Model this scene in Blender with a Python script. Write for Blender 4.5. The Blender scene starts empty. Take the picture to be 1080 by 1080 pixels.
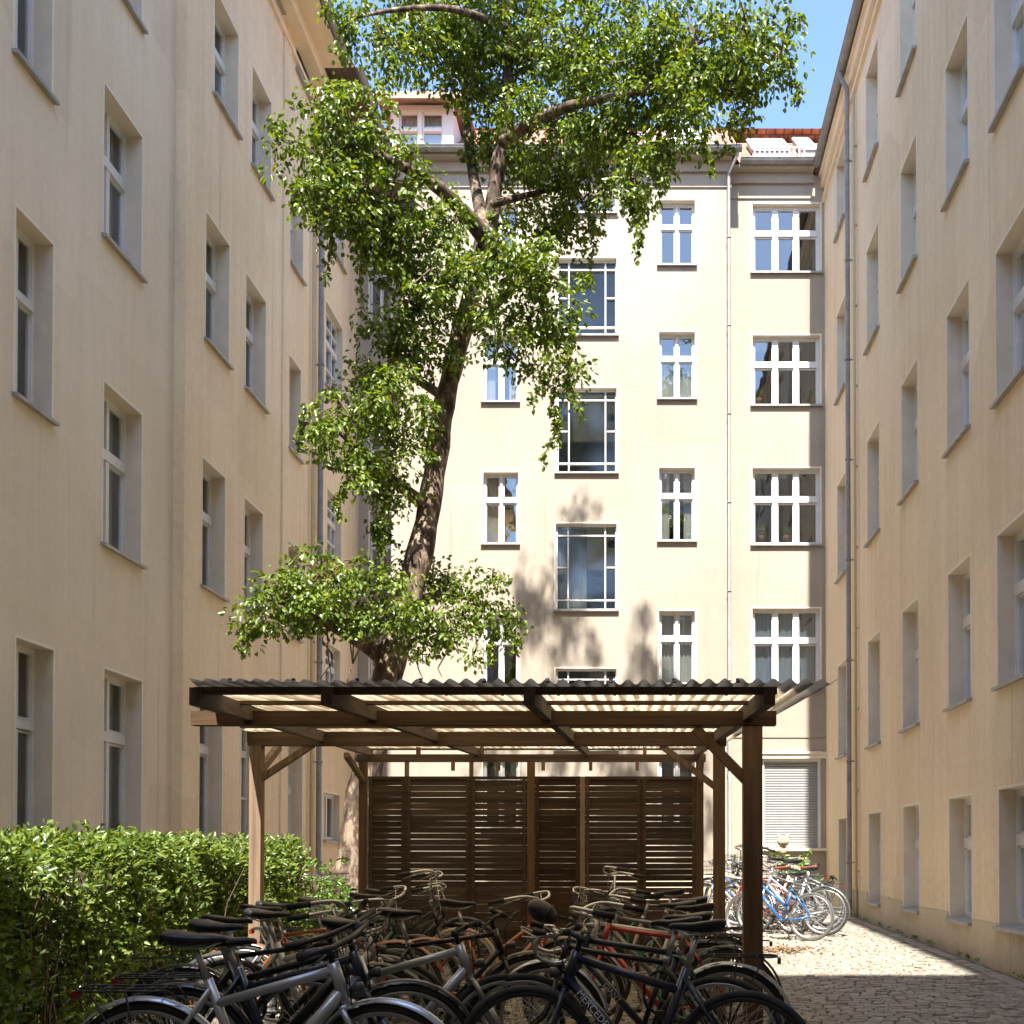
import bpy, math, random
import numpy as np
from mathutils import Vector, Matrix
random.seed(7); rng = np.random.default_rng(7)
R = math.radians
scene = bpy.context.scene
COL = scene.collection

# ------------------------------------------------------------------ camera
F = 1150.0; PCX = 675.0; PCY = 883.0; PITCH = R(1.0); CAMZ = 1.3
cam_d = bpy.data.cameras.new('camera'); cam = bpy.data.objects.new('camera', cam_d); COL.objects.link(cam)
cam.location = (0, 0, CAMZ); cam.rotation_euler = (R(90) + PITCH, 0, 0)
cam_d.sensor_width = 36; cam_d.lens = 36 * F / 1080
cam_d.shift_x = (540 - PCX) / 1080; cam_d.shift_y = (PCY - 540) / 1080
cam_d.clip_start = 0.05; cam_d.clip_end = 2000
scene.camera = cam
# ------------------------------------------------------------------ sky, sun, exposure
SUN_EL = R(57); SUN_AZ = R(-0.7)          # light travels towards +Y, a touch to the left
world = bpy.data.worlds.new('World'); scene.world = world; world.use_nodes = True
wt = world.node_tree; wt.nodes.clear()
sky = wt.nodes.new('ShaderNodeTexSky'); sky.sky_type = 'NISHITA'; sky.sun_disc = False
sky.sun_elevation = SUN_EL; sky.sun_rotation = R(180) + SUN_AZ * -1
sky.air_density = 1.0; sky.dust_density = 0.6; sky.ozone_density = 3.5
bg = wt.nodes.new('ShaderNodeBackground'); bg.inputs[1].default_value = 0.062
wo = wt.nodes.new('ShaderNodeOutputWorld')
wt.links.new(sky.outputs[0], bg.inputs[0]); wt.links.new(bg.outputs[0], wo.inputs[0])
sun_d = bpy.data.lights.new('sun', 'SUN'); sun_d.energy = 2.0; sun_d.angle = R(0.55); sun_d.color = (1, 0.94, 0.86)
sun = bpy.data.objects.new('sun', sun_d); COL.objects.link(sun); sun.location = (0, -20, 40)
sdir = Vector((math.sin(SUN_AZ) * math.cos(SUN_EL), math.cos(SUN_AZ) * math.cos(SUN_EL), -math.sin(SUN_EL)))
sun.rotation_euler = sdir.to_track_quat('-Z', 'Y').to_euler()
scene.view_settings.view_transform = 'Standard'; scene.view_settings.look = 'None'
scene.view_settings.gamma = 1; scene.view_settings.exposure = 2.95
scene.render.engine = 'CYCLES'
try:
    scene.cycles.max_bounces = 12; scene.cycles.diffuse_bounces = 10; scene.cycles.transparent_max_bounces = 12
except Exception: pass

# ------------------------------------------------------------------ measuring helpers (photo pixel -> point on a real plane)
CP, SP = math.cos(PITCH), math.sin(PITCH)
def ray(px, py):
    a = (px - PCX) / F; b = (PCY - py) / F
    return Vector((a, CP - b * SP, SP + b * CP))
def atY(px, py, Y):
    d = ray(px, py); t = Y / d.y; return Vector((d.x * t, Y, CAMZ + d.z * t))
def atX(px, py, X):
    d = ray(px, py); t = X / d.x; return Vector((X, d.y * t, CAMZ + d.z * t))
def gz(y): return 0.0 if y < 10.5 else min(0.019 * (y - 10.5), 0.26)

# ------------------------------------------------------------------ materials
MATS = {}
def nodes(m):
    m.use_nodes = True; nt = m.node_tree; return nt, nt.nodes, nt.links
def set_in(b, name, v):
    if name in b.inputs: b.inputs[name].default_value = v
def mat(name, col, rough=0.6, metal=0.0, var=0.0, vscale=3.0, bump=0.0, bscale=60.0, spec=0.5, island=0.0, coat=0.0, detail=4, aniso=None):
    if name in MATS: return MATS[name]
    m = bpy.data.materials.new(name); nt, N, L = nodes(m); b = N['Principled BSDF']
    b.inputs['Base Color'].default_value = (*col, 1); b.inputs['Roughness'].default_value = rough
    b.inputs['Metallic'].default_value = metal; set_in(b, 'Specular IOR Level', spec); set_in(b, 'Coat Weight', coat); set_in(b, 'Coat Roughness', 0.08)
    tc = N.new('ShaderNodeTexCoord'); mp = N.new('ShaderNodeMapping'); L.new(tc.outputs['Object'], mp.inputs[0])
    if aniso: mp.inputs['Scale'].default_value = aniso
    last = None
    if var > 0:
        n = N.new('ShaderNodeTexNoise'); n.inputs['Scale'].default_value = vscale; n.inputs['Detail'].default_value = detail; n.inputs['Roughness'].default_value = 0.65
        L.new(mp.outputs[0], n.inputs['Vector'])
        r = N.new('ShaderNodeMapRange'); r.inputs[1].default_value = 0.3; r.inputs[2].default_value = 0.7
        r.inputs[3].default_value = 1 - var; r.inputs[4].default_value = 1 + var
        L.new(n.outputs[0], r.inputs[0])
        h = N.new('ShaderNodeHueSaturation'); h.inputs['Color'].default_value = (*col, 1); L.new(r.outputs[0], h.inputs['Value'])
        last = h
    if island > 0:
        g = N.new('ShaderNodeNewGeometry'); r2 = N.new('ShaderNodeMapRange'); r2.inputs[3].default_value = 1 - island; r2.inputs[4].default_value = 1 + island
        L.new(g.outputs['Random Per Island'], r2.inputs[0])
        h2 = N.new('ShaderNodeHueSaturation'); L.new(r2.outputs[0], h2.inputs['Value'])
        if last: L.new(last.outputs[0], h2.inputs['Color'])
        else: h2.inputs['Color'].default_value = (*col, 1)
        last = h2
    if 'timber' in name:
        oi = N.new('ShaderNodeObjectInfo'); r3 = N.new('ShaderNodeMapRange'); r3.inputs[3].default_value = 0.72; r3.inputs[4].default_value = 1.3; L.new(oi.outputs['Random'], r3.inputs[0])
        r4 = N.new('ShaderNodeMapRange'); r4.inputs[3].default_value = 1.1; r4.inputs[4].default_value = 0.7; L.new(oi.outputs['Random'], r4.inputs[0])
        h3 = N.new('ShaderNodeHueSaturation'); L.new(last.outputs[0], h3.inputs['Color']); L.new(r3.outputs[0], h3.inputs['Value']); L.new(r4.outputs[0], h3.inputs['Saturation']); last = h3
    if last: L.new(last.outputs[0], b.inputs['Base Color'])
    if bump > 0:
        n2 = N.new('ShaderNodeTexNoise'); n2.inputs['Scale'].default_value = bscale; n2.inputs['Detail'].default_value = 5
        L.new(mp.outputs[0], n2.inputs['Vector'])
        bp = N.new('ShaderNodeBump'); bp.inputs['Strength'].default_value = bump; bp.inputs['Distance'].default_value = 0.01
        L.new(n2.outputs[0], bp.inputs['Height']); L.new(bp.outputs[0], b.inputs['Normal'])
    MATS[name] = m; return m

def plaster(name, c1, c2, streak=0.15):
    """rendered wall: broad discolouration, vertical rain streaks, sandy grain"""
    m = bpy.data.materials.new(name); nt, N, L = nodes(m); b = N['Principled BSDF']; b.inputs['Roughness'].default_value = 0.9; set_in(b, 'Specular IOR Level', 0.2)
    tc = N.new('ShaderNodeTexCoord')
    n1 = N.new('ShaderNodeTexNoise'); n1.inputs['Scale'].default_value = 0.33; n1.inputs['Detail'].default_value = 5; n1.inputs['Roughness'].default_value = 0.6
    L.new(tc.outputs['Object'], n1.inputs['Vector'])
    cr = N.new('ShaderNodeValToRGB'); cr.color_ramp.elements[0].position = 0.35; cr.color_ramp.elements[1].position = 0.68
    cr.color_ramp.elements[0].color = (*c1, 1); cr.color_ramp.elements[1].color = (*c2, 1); L.new(n1.outputs[0], cr.inputs[0])
    mp = N.new('ShaderNodeMapping'); mp.inputs['Scale'].default_value = (2.6, 2.6, 0.12); L.new(tc.outputs['Object'], mp.inputs[0])
    n2 = N.new('ShaderNodeTexNoise'); n2.inputs['Scale'].default_value = 1.3; n2.inputs['Detail'].default_value = 6; n2.inputs['Roughness'].default_value = 0.7; L.new(mp.outputs[0], n2.inputs['Vector'])
    n3 = N.new('ShaderNodeTexNoise'); n3.inputs['Scale'].default_value = 9; n3.inputs['Detail'].default_value = 8; n3.inputs['Roughness'].default_value = 0.75; L.new(tc.outputs['Object'], n3.inputs['Vector'])
    ad = N.new('ShaderNodeMath'); ad.operation = 'ADD'; L.new(n2.outputs[0], ad.inputs[0]); L.new(n3.outputs[0], ad.inputs[1])
    mr = N.new('ShaderNodeMapRange'); mr.inputs[1].default_value = 0.65; mr.inputs[2].default_value = 1.35; mr.inputs[3].default_value = 1 - streak; mr.inputs[4].default_value = 1 + streak * 0.6
    L.new(ad.outputs[0], mr.inputs[0])
    # damp, grubby skirt near the ground
    sx = N.new('ShaderNodeSeparateXYZ'); L.new(tc.outputs['Object'], sx.inputs[0])
    m2 = N.new('ShaderNodeMapRange'); m2.inputs[1].default_value = 0.0; m2.inputs[2].default_value = 1.3; m2.inputs[3].default_value = 0.78; m2.inputs[4].default_value = 1.0
    wob = N.new('ShaderNodeMath'); wob.operation = 'MULTIPLY_ADD'; wob.inputs[1].default_value = 1.2; wob.inputs[2].default_value = -0.6
    L.new(n3.outputs[0], wob.inputs[0]); a3 = N.new('ShaderNodeMath'); L.new(wob.outputs[0], a3.inputs[0]); L.new(sx.outputs[2], a3.inputs[1]); L.new(a3.outputs[0], m2.inputs[0])
    mu = N.new('ShaderNodeMath'); mu.operation = 'MULTIPLY'; L.new(mr.outputs[0], mu.inputs[0]); L.new(m2.outputs[0], mu.inputs[1])
    vo = N.new('ShaderNodeTexVoronoi'); vo.inputs['Scale'].default_value = 0.42; vo.feature = 'F1'; vo.distance = 'CHEBYCHEV'; L.new(tc.outputs['Object'], vo.inputs['Vector'])
    sv = N.new('ShaderNodeSeparateColor'); L.new(vo.outputs['Color'], sv.inputs[0]); mv = N.new('ShaderNodeMapRange'); mv.inputs[3].default_value = 0.94; mv.inputs[4].default_value = 1.03; L.new(sv.outputs[0], mv.inputs[0])
    mp2 = N.new('ShaderNodeMapping'); mp2.inputs['Scale'].default_value = (5.5, 5.5, 0.16); L.new(tc.outputs['Object'], mp2.inputs[0])
    n6 = N.new('ShaderNodeTexNoise'); n6.inputs['Scale'].default_value = 1.1; n6.inputs['Detail'].default_value = 3; L.new(mp2.outputs[0], n6.inputs['Vector'])
    m6 = N.new('ShaderNodeMapRange'); m6.inputs[1].default_value = 0.62; m6.inputs[2].default_value = 0.80; m6.inputs[3].default_value = 1.0; m6.inputs[4].default_value = 0.82; L.new(n6.outputs[0], m6.inputs[0])
    q1 = N.new('ShaderNodeMath'); q1.operation = 'MULTIPLY'; L.new(mu.outputs[0], q1.inputs[0]); L.new(mv.outputs[0], q1.inputs[1])
    q2 = N.new('ShaderNodeMath'); q2.operation = 'MULTIPLY'; L.new(q1.outputs[0], q2.inputs[0]); L.new(m6.outputs[0], q2.inputs[1])
    h = N.new('ShaderNodeHueSaturation'); L.new(cr.outputs[0], h.inputs['Color']); L.new(q2.outputs[0], h.inputs['Value']); L.new(h.outputs[0], b.inputs['Base Color'])
    n4 = N.new('ShaderNodeTexNoise'); n4.inputs['Scale'].default_value = 90; n4.inputs['Detail'].default_value = 4; L.new(tc.outputs['Object'], n4.inputs['Vector'])
    n5 = N.new('ShaderNodeTexNoise'); n5.inputs['Scale'].default_value = 2.2; n5.inputs['Detail'].default_value = 3; L.new(tc.outputs['Object'], n5.inputs['Vector'])
    ma = N.new('ShaderNodeMath'); ma.operation = 'MULTIPLY_ADD'; ma.inputs[1].default_value = 3.0; L.new(n5.outputs[0], ma.inputs[0]); L.new(n4.outputs[0], ma.inputs[2])
    bp = N.new('ShaderNodeBump'); bp.inputs['Strength'].default_value = 0.35; bp.inputs['Distance'].default_value = 0.006; L.new(ma.outputs[0], bp.inputs['Height']); L.new(bp.outputs[0], b.inputs['Normal'])
    MATS[name] = m; return m

def leafmat(name, c1, c2, trans=0.35):
    m = bpy.data.materials.new(name); nt, N, L = nodes(m); N.remove(N['Principled BSDF']); out = N['Material Output']
    g = N.new('ShaderNodeNewGeometry'); cr = N.new('ShaderNodeValToRGB')
    cr.color_ramp.elements[0].color = (*c1, 1); cr.color_ramp.elements[1].color = (*c2, 1); cr.color_ramp.elements[0].position = 0.1
    e_ = cr.color_ramp.elements; k_ = e_.new(0.975); k_.color = (*c2, 1); e_[-1].position = 0.99; e_[-1].color = (c2[0] * 1.3, c2[1] * 1.0, c2[2] * .9, 1)
    k_ = e_.new(0.80); k_.color = (*c2, 1)
    L.new(g.outputs['Random Per Island'], cr.inputs[0])
    p = N.new('ShaderNodeBsdfPrincipled'); p.inputs['Roughness'].default_value = 0.36; set_in(p, 'Specular IOR Level', 0.6); L.new(cr.outputs[0], p.inputs['Base Color'])
    t = N.new('ShaderNodeBsdfTranslucent'); h = N.new('ShaderNodeHueSaturation'); h.inputs['Hue'].default_value = 0.48; h.inputs['Saturation'].default_value = 1.15; h.inputs['Value'].default_value = 1.4
    L.new(cr.outputs[0], h.inputs['Color']); L.new(h.outputs[0], t.inputs[0])
    mx = N.new('ShaderNodeMixShader'); mx.inputs[0].default_value = trans; L.new(p.outputs[0], mx.inputs[1]); L.new(t.outputs[0], mx.inputs[2]); L.new(mx.outputs[0], out.inputs[0])
    MATS[name] = m; return m

def glassmat(nm='pane_glass', f0=.18, rg=.015):
    m = bpy.data.materials.new(nm); nt, N, L = nodes(m); N.remove(N['Principled BSDF']); out = N['Material Output']
    g = N.new('ShaderNodeBsdfGlossy'); g.inputs['Roughness'].default_value = rg; g.inputs[0].default_value = (0.92, 0.97, 1, 1)
    tc = N.new('ShaderNodeTexCoord'); n = N.new('ShaderNodeTexNoise'); n.inputs['Scale'].default_value = 1.6; L.new(tc.outputs['Object'], n.inputs['Vector'])
    bp = N.new('ShaderNodeBump'); bp.inputs['Strength'].default_value = 0.25; bp.inputs['Distance'].default_value = 0.02; L.new(n.outputs[0], bp.inputs['Height']); L.new(bp.outputs[0], g.inputs['Normal'])
    t = N.new('ShaderNodeBsdfTransparent'); t.inputs[0].default_value = (0.80, 0.84, 0.83, 1)
    lw = N.new('ShaderNodeLayerWeight'); lw.inputs[0].default_value = 0.35
    mr = N.new('ShaderNodeMapRange'); mr.inputs[3].default_value = f0; mr.inputs[4].default_value = 0.75; L.new(lw.outputs['Fresnel'], mr.inputs[0])
    mx = N.new('ShaderNodeMixShader'); L.new(mr.outputs[0], mx.inputs[0]); L.new(t.outputs[0], mx.inputs[1]); L.new(g.outputs[0], mx.inputs[2]); L.new(mx.outputs[0], out.inputs[0])
    MATS[nm] = m; return m

def sheetmat():
    """weathered translucent corrugated fibreglass"""
    m = bpy.data.materials.new('fibreglass_sheet'); nt, N, L = nodes(m); N.remove(N['Principled BSDF']); out = N['Material Output']
    tc = N.new('ShaderNodeTexCoord'); mp = N.new('ShaderNodeMapping'); mp.inputs['Scale'].default_value = (8, 0.5, 1); L.new(tc.outputs['Object'], mp.inputs[0])
    n = N.new('ShaderNodeTexNoise'); n.inputs['Scale'].default_value = 3; n.inputs['Detail'].default_value = 7; L.new(mp.outputs[0], n.inputs['Vector'])
    # darker stripes along the valleys of the corrugation
    sx = N.new('ShaderNodeSeparateXYZ'); L.new(tc.outputs['Object'], sx.inputs[0])
    m1 = N.new('ShaderNodeMath'); m1.operation = 'MULTIPLY'; m1.inputs[1].default_value = 2 * math.pi / .0765; L.new(sx.outputs[0], m1.inputs[0])
    m2 = N.new('ShaderNodeMath'); m2.operation = 'SINE'; L.new(m1.outputs[0], m2.inputs[0])
    m3 = N.new('ShaderNodeMath'); m3.operation = 'MULTIPLY_ADD'; m3.inputs[1].default_value = 0.16; L.new(m2.outputs[0], m3.inputs[0]); L.new(n.outputs[0], m3.inputs[2])
    cr = N.new('ShaderNodeValToRGB'); cr.color_ramp.elements[0].position = 0.36; cr.color_ramp.elements[1].position = 0.56
    cr.color_ramp.elements[0].color = (0.20, 0.15, 0.09, 1); cr.color_ramp.elements[1].color = (0.60, 0.52, 0.38, 1); L.new(m3.outputs[0], cr.inputs[0])
    d = N.new('ShaderNodeBsdfDiffuse'); L.new(cr.outputs[0], d.inputs[0]); t = N.new('ShaderNodeBsdfTranslucent'); L.new(cr.outputs[0], t.inputs[0])
    mx = N.new('ShaderNodeMixShader'); mx.inputs[0].default_value = 0.6; L.new(d.outputs[0], mx.inputs[1]); L.new(t.outputs[0], mx.inputs[2]); L.new(mx.outputs[0], out.inputs[0])
    MATS['fibreglass_sheet'] = m; return m

def woodmat(name, c, axis, island=0.0):
    sc = {'x': (0.6, 14, 14), 'y': (14, 0.6, 14), 'z': (14, 14, 0.6)}[axis]
    return mat(name, c, rough=0.75, island=island, var=0.42, vscale=1.6, bump=0.5, bscale=3, aniso=sc, spec=0.25, detail=7)

def tilemat():
    m = bpy.data.materials.new('clay_tiles'); nt, N, L = nodes(m); b = N['Principled BSDF']; b.inputs['Roughness'].default_value = 0.8
    tc = N.new('ShaderNodeTexCoord'); br = N.new('ShaderNodeTexBrick'); mp = N.new('ShaderNodeMapping'); mp.inputs['Rotation'].default_value = (0, 0, 0)
    L.new(tc.outputs['Object'], mp.inputs[0]); L.new(mp.outputs[0], br.inputs['Vector'])
    br.inputs['Scale'].default_value = 1; br.inputs['Brick Width'].default_value = 0.22; br.inputs['Row Height'].default_value = 0.2; br.inputs['Mortar Size'].default_value = 0.02
    br.inputs['Color1'].default_value = (0.46, 0.20, 0.11, 1); br.inputs['Color2'].default_value = (0.30, 0.14, 0.09, 1); br.inputs['Mortar'].default_value = (0.14, 0.08, 0.06, 1)
    n = N.new('ShaderNodeTexNoise'); n.inputs['Scale'].default_value = 4; L.new(tc.outputs['Object'], n.inputs['Vector'])
    mr = N.new('ShaderNodeMapRange'); mr.inputs[1].default_value = .3; mr.inputs[2].default_value = .7; mr.inputs[3].default_value = 0.6; mr.inputs[4].default_value = 1.35; L.new(n.outputs[0], mr.inputs[0])
    h = N.new('ShaderNodeHueSaturation'); L.new(br.outputs[0], h.inputs['Color']); L.new(mr.outputs[0], h.inputs['Value']); L.new(h.outputs[0], b.inputs['Base Color'])
    bp = N.new('ShaderNodeBump'); bp.inputs['Strength'].default_value = 0.8; bp.inputs['Distance'].default_value = 0.03; L.new(br.outputs['Fac'], bp.inputs['Height']); bp.invert = True; L.new(bp.outputs[0], b.inputs['Normal'])
    MATS['clay_tiles'] = m; return m

def barkmat():
    m = bpy.data.materials.new('bark'); nt, N, L = nodes(m); b = N['Principled BSDF']; b.inputs['Roughness'].default_value = 0.85
    tc = N.new('ShaderNodeTexCoord'); mp = N.new('ShaderNodeMapping'); mp.inputs['Scale'].default_value = (1, 1, 0.45); L.new(tc.outputs['Object'], mp.inputs[0])
    v = N.new('ShaderNodeTexNoise'); v.inputs['Scale'].default_value = 7; v.inputs['Detail'].default_value = 6; v.inputs['Roughness'].default_value = 0.7; L.new(mp.outputs[0], v.inputs['Vector'])
    cr = N.new('ShaderNodeValToRGB'); e = cr.color_ramp.elements; e[0].position = 0.42; e[0].color = (0.045, 0.028, 0.018, 1); e[1].position = 0.60; e[1].color = (0.33, 0.26, 0.185, 1)
    k = cr.color_ramp.elements.new(0.53); k.color = (0.14, 0.095, 0.065, 1); L.new(v.outputs[0], cr.inputs[0]); L.new(cr.outputs[0], b.inputs['Base Color'])
    bp = N.new('ShaderNodeBump'); bp.inputs['Strength'].default_value = 0.9; bp.inputs['Distance'].default_value = 0.04; L.new(v.outputs[0], bp.inputs['Height']); L.new(bp.outputs[0], b.inputs['Normal'])
    MATS['bark'] = m; return m

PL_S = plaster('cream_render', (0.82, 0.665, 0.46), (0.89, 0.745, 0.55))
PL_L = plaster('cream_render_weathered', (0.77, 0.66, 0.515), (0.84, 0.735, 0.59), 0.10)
PL_B = plaster('cream_render_darkened', (0.385, 0.335, 0.27), (0.43, 0.38, 0.315), 0.09)  # rear cream set darker in colour to offset the strong direct sun
PLINTH = plaster('grey_plinth_render', (0.62, 0.53, 0.39), (0.70, 0.60, 0.45), 0.15)
EDGE = mat('plaster_edge', (0.82, 0.75, 0.62), 0.8, var=0.06, vscale=6)
REVEAL = mat('reveal_render', (0.70, 0.62, 0.50), 0.9, var=0.08, vscale=3, bump=0.3, bscale=80)
WHITE = mat('white_paint', (0.70, 0.70, 0.685), 0.4, var=0.06, vscale=8)
SILLM = mat('zinc_sill', (0.36, 0.35, 0.33), 0.55, metal=0.3, var=0.2, vscale=6)
ZINC = mat('zinc', (0.27, 0.265, 0.255), 0.6, metal=0.15, var=0.22, vscale=5)
GLASS = glassmat(); GLASS_S = glassmat('stair_glass', .05, .10); SHEET = sheetmat(); TILE = tilemat(); BARK = barkmat()
CURTS = [mat('net_curtain', (0.62, 0.60, 0.56), 0.9, var=0.25, vscale=3, aniso=(9, 9, 0.3)), mat('beige_curtain', (0.50, 0.42, 0.30), 0.9, var=0.25, vscale=3, aniso=(9, 9, 0.3)), mat('blue_curtain', (0.28, 0.36, 0.44), 0.9, var=0.25, vscale=3, aniso=(9, 9, 0.3)), mat('grey_blind', (0.40, 0.40, 0.39), 0.8, var=0.1)]
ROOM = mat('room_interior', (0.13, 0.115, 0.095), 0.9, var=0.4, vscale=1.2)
CURT = mat('net_curtain', (0.62, 0.60, 0.56), 0.9, var=0.25, vscale=3, aniso=(9, 9, 0.3))
WDX = woodmat('dark_timber_along', (0.088, 0.052, 0.026), 'x'); WDY = woodmat('dark_timber_deep', (0.088, 0.052, 0.026), 'y'); WDZ = woodmat('dark_timber_upright', (0.17, 0.10, 0.05), 'z')
WSL = woodmat('slat_timber', (0.055, 0.031, 0.015), 'x', 0.35)
LEAF_T = leafmat('tree_leaves', (0.055, 0.10, 0.014), (0.19, 0.27, 0.04), 0.40)
LEAF_H = leafmat('hedge_leaves', (0.05, 0.095, 0.017), (0.20, 0.28, 0.055), 0.40)
LEAF_P = leafmat('plant_leaves', (0.06, 0.14, 0.02), (0.16, 0.28, 0.05), 0.35)
STONE = mat('granite_setts', (0.27, 0.235, 0.185), 0.75, var=0.25, vscale=14, island=0.22, bump=0.5, bscale=60)
JOINT = mat('sandy_joints', (0.13, 0.105, 0.08), 0.95, var=0.3, vscale=8, bump=0.4, bscale=50)
SOIL = mat('soil', (0.09, 0.065, 0.045), 0.95, var=0.4, vscale=4, bump=0.8, bscale=20)
TWIG = mat('twigs', (0.13, 0.085, 0.055), 0.85, var=0.3, vscale=9)

# ------------------------------------------------------------------ mesh buffer
class MB:
    def __init__(s): s.v = []; s.f = []; s.m = []; s.sm = []; s.mi = 0
    def add(s, vs, fs, smooth=False):
        o = len(s.v); s.v.extend([tuple(p) for p in vs])
        for f in fs: s.f.append(tuple(i + o for i in f)); s.m.append(s.mi); s.sm.append(smooth)
    def box(s, a, b, T=None):
        x0, y0, z0 = a; x1, y1, z1 = b
        vs = [Vector(p) for p in ((x0,y0,z0),(x1,y0,z0),(x1,y1,z0),(x0,y1,z0),(x0,y0,z1),(x1,y0,z1),(x1,y1,z1),(x0,y1,z1))]
        if T: vs = [T(p) for p in vs]
        s.add(vs, [(0,3,2,1),(4,5,6,7),(0,1,5,4),(1,2,6,5),(2,3,7,6),(3,0,4,7)])
    def bar(s, p, q, w, h, up=(0, 0, 1)):
        p = Vector(p); q = Vector(q); d = (q - p).normalized(); u = Vector(up)
        sd = d.cross(u)
        if sd.length < 1e-4: sd = d.cross(Vector((0, 1, 0)))
        sd.normalize(); u = sd.cross(d).normalized()
        vs = []
        for c in (p, q):
            for a, b in ((-1,-1),(1,-1),(1,1),(-1,1)): vs.append(c + sd * (a * w / 2) + u * (b * h / 2))
        s.add(vs, [(0,3,2,1),(4,5,6,7),(0,1,5,4),(1,2,6,5),(2,3,7,6),(3,0,4,7)])
    def tube(s, pts, r, n=8, caps=True, closed=False):
        pts = [Vector(p) for p in pts]; k = len(pts); rs = r if isinstance(r, (list, tuple)) else [r] * k
        ref = None; vs = []; fs = []
        for i, p in enumerate(pts):
            if closed: d = pts[(i + 1) % k] - pts[i - 1]
            else: d = pts[min(i + 1, k - 1)] - pts[max(i - 1, 0)]
            d = d.normalized() if d.length > 1e-9 else Vector((0, 0, 1))
            if ref is None:
                ref = d.cross(Vector((0, 0, 1)))
                if ref.length < 1e-3: ref = d.cross(Vector((0, 1, 0)))
            ref = (ref - d * ref.dot(d)); ref = ref.normalized() if ref.length > 1e-6 else d.orthogonal().normalized()
            b = d.cross(ref)
            for j in range(n):
                a = 2 * math.pi * j / n; vs.append(p + (ref * math.cos(a) + b * math.sin(a)) * rs[i])
        for i in range(k if closed else k - 1):
            i2 = (i + 1) % k
            for j in range(n):
                j2 = (j + 1) % n; fs.append((i * n + j, i * n + j2, i2 * n + j2, i2 * n + j))
        if caps and not closed:
            fs.append(tuple(range(n - 1, -1, -1))); fs.append(tuple((k - 1) * n + j for j in range(n)))
        s.add(vs, fs, True)
    def ell(s, c, r, nu=12, nv=8, T=None):
        vs = []; fs = []; c = Vector(c)
        for i in range(nv + 1):
            th = math.pi * i / nv
            for j in range(nu):
                a = 2 * math.pi * j / nu
                p = Vector((math.sin(th) * math.cos(a) * r[0], math.sin(th) * math.sin(a) * r[1], math.cos(th) * r[2])) + c
                vs.append(T(p) if T else p)
        for i in range(nv):
            for j in range(nu): fs.append((i*nu+j, (i+1)*nu+j, (i+1)*nu+(j+1)%nu, i*nu+(j+1)%nu))
        s.add(vs, fs, True)
    def mesh(s, name, mats):
        me = bpy.data.meshes.new(name); me.from_pydata(s.v, [], s.f)
        for m in (mats if isinstance(mats, (list, tuple)) else [mats]): me.materials.append(m)
        me.polygons.foreach_set('material_index', s.m); me.polygons.foreach_set('use_smooth', s.sm); me.update(); return me
    def build(s, name, mats, parent=None):
        return link(name, s.mesh(name, mats), parent)
def link(name, me, parent=None):
    o = bpy.data.objects.new(name, me); COL.objects.link(o)
    if parent: o.parent = parent
    return o
def thing(name, label, cat, loc=(0, 0, 0), group=None):
    o = bpy.data.objects.new(name, None); COL.objects.link(o); o.location = loc; o.empty_display_size = 0.2
    o['label'] = label; o['category'] = cat
    if group: o['group'] = group
    return o
def tag(o, label, cat, group=None):
    o['label'] = label; o['category'] = cat
    if group: o['group'] = group
    return o

# ================================================================== GROUND
XR, XL1, XL2 = 4.03, -6.35, -6.20
YB, YB2, YN = 23.2, 23.6, 23.9            # centre block, right bay, left niche
mb = MB()
ys = [-80, -20, 0, 5, 10.5, 12, 14, 16, 18, 20, 22, 24.2, 40, 150, 600]
for i in range(len(ys) - 1):
    a, b = ys[i], ys[i + 1]
    mb.add([(-400, a, gz(a) - 0.05), (400, a, gz(a) - 0.05), (400, b, gz(b) - 0.05), (-400, b, gz(b) - 0.05)], [(0, 1, 2, 3)])
g = mb.build('ground', SOIL); g['kind'] = 'structure'
# joint bed + setts
mb = MB(); ys = [1, 5, 10.5, 12, 14, 16, 18, 20, 22, 23.2]
for i in range(len(ys) - 1):
    a, b = ys[i], ys[i + 1]; mb.add([(-3.75, a, gz(a) - 0.018), (XR, a, gz(a) - 0.018), (XR, b, gz(b) - 0.018), (-3.75, b, gz(b) - 0.018)], [(0, 1, 2, 3)])
mb.mi = 1
def sett(cx, cy, w, l, rot):
    z = gz(cy) + random.gauss(0, 0.004); tx = random.gauss(0, 0.02); ty = random.gauss(0, 0.02)
    ca, sa = math.cos(rot), math.sin(rot); o = len(mb.v); vs = []
    for (k, zz) in ((1.0, -0.03), (0.98, -0.008), (0.80, 0.0)):
        for a, b in ((-1,-1),(1,-1),(1,1),(-1,1)):
            u = a * w / 2 * k + random.gauss(0, 0.003); v = b * l / 2 * (k if k > .9 else k - 0.02) + random.gauss(0, 0.003)
            vs.append((cx + u * ca - v * sa, cy + u * sa + v * ca, z + zz + u * tx + v * ty))
    mb.add(vs, [(0,1,5,4),(1,2,6,5),(2,3,7,6),(3,0,4,7),(4,5,9,8),(5,6,10,9),(6,7,11,10),(7,4,8,11),(8,9,10,11)])
y = 3.2; row = 0
while y < 23.1:
    x = -3.7 + random.random() * 0.1
    x_end = 3.55
    while x < x_end:
        w = random.uniform(0.095, 0.155)
        cx = x + w / 2; arc = 0.10 * math.sin(cx * 1.5 + 0.6) + 0.03 * math.sin(y * 2 + cx * 3)
        if not (cx < -0.2 and y > 14.5 and cx < -3.0):
            if y + arc < 23.15: sett(cx, y + arc, w - 0.014, 0.086 + random.gauss(0, .003), 0.10 * 1.5 * math.cos(cx * 1.5 + 0.6) * 0.7)
        x += w
    y += 0.099; row += 1
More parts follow.
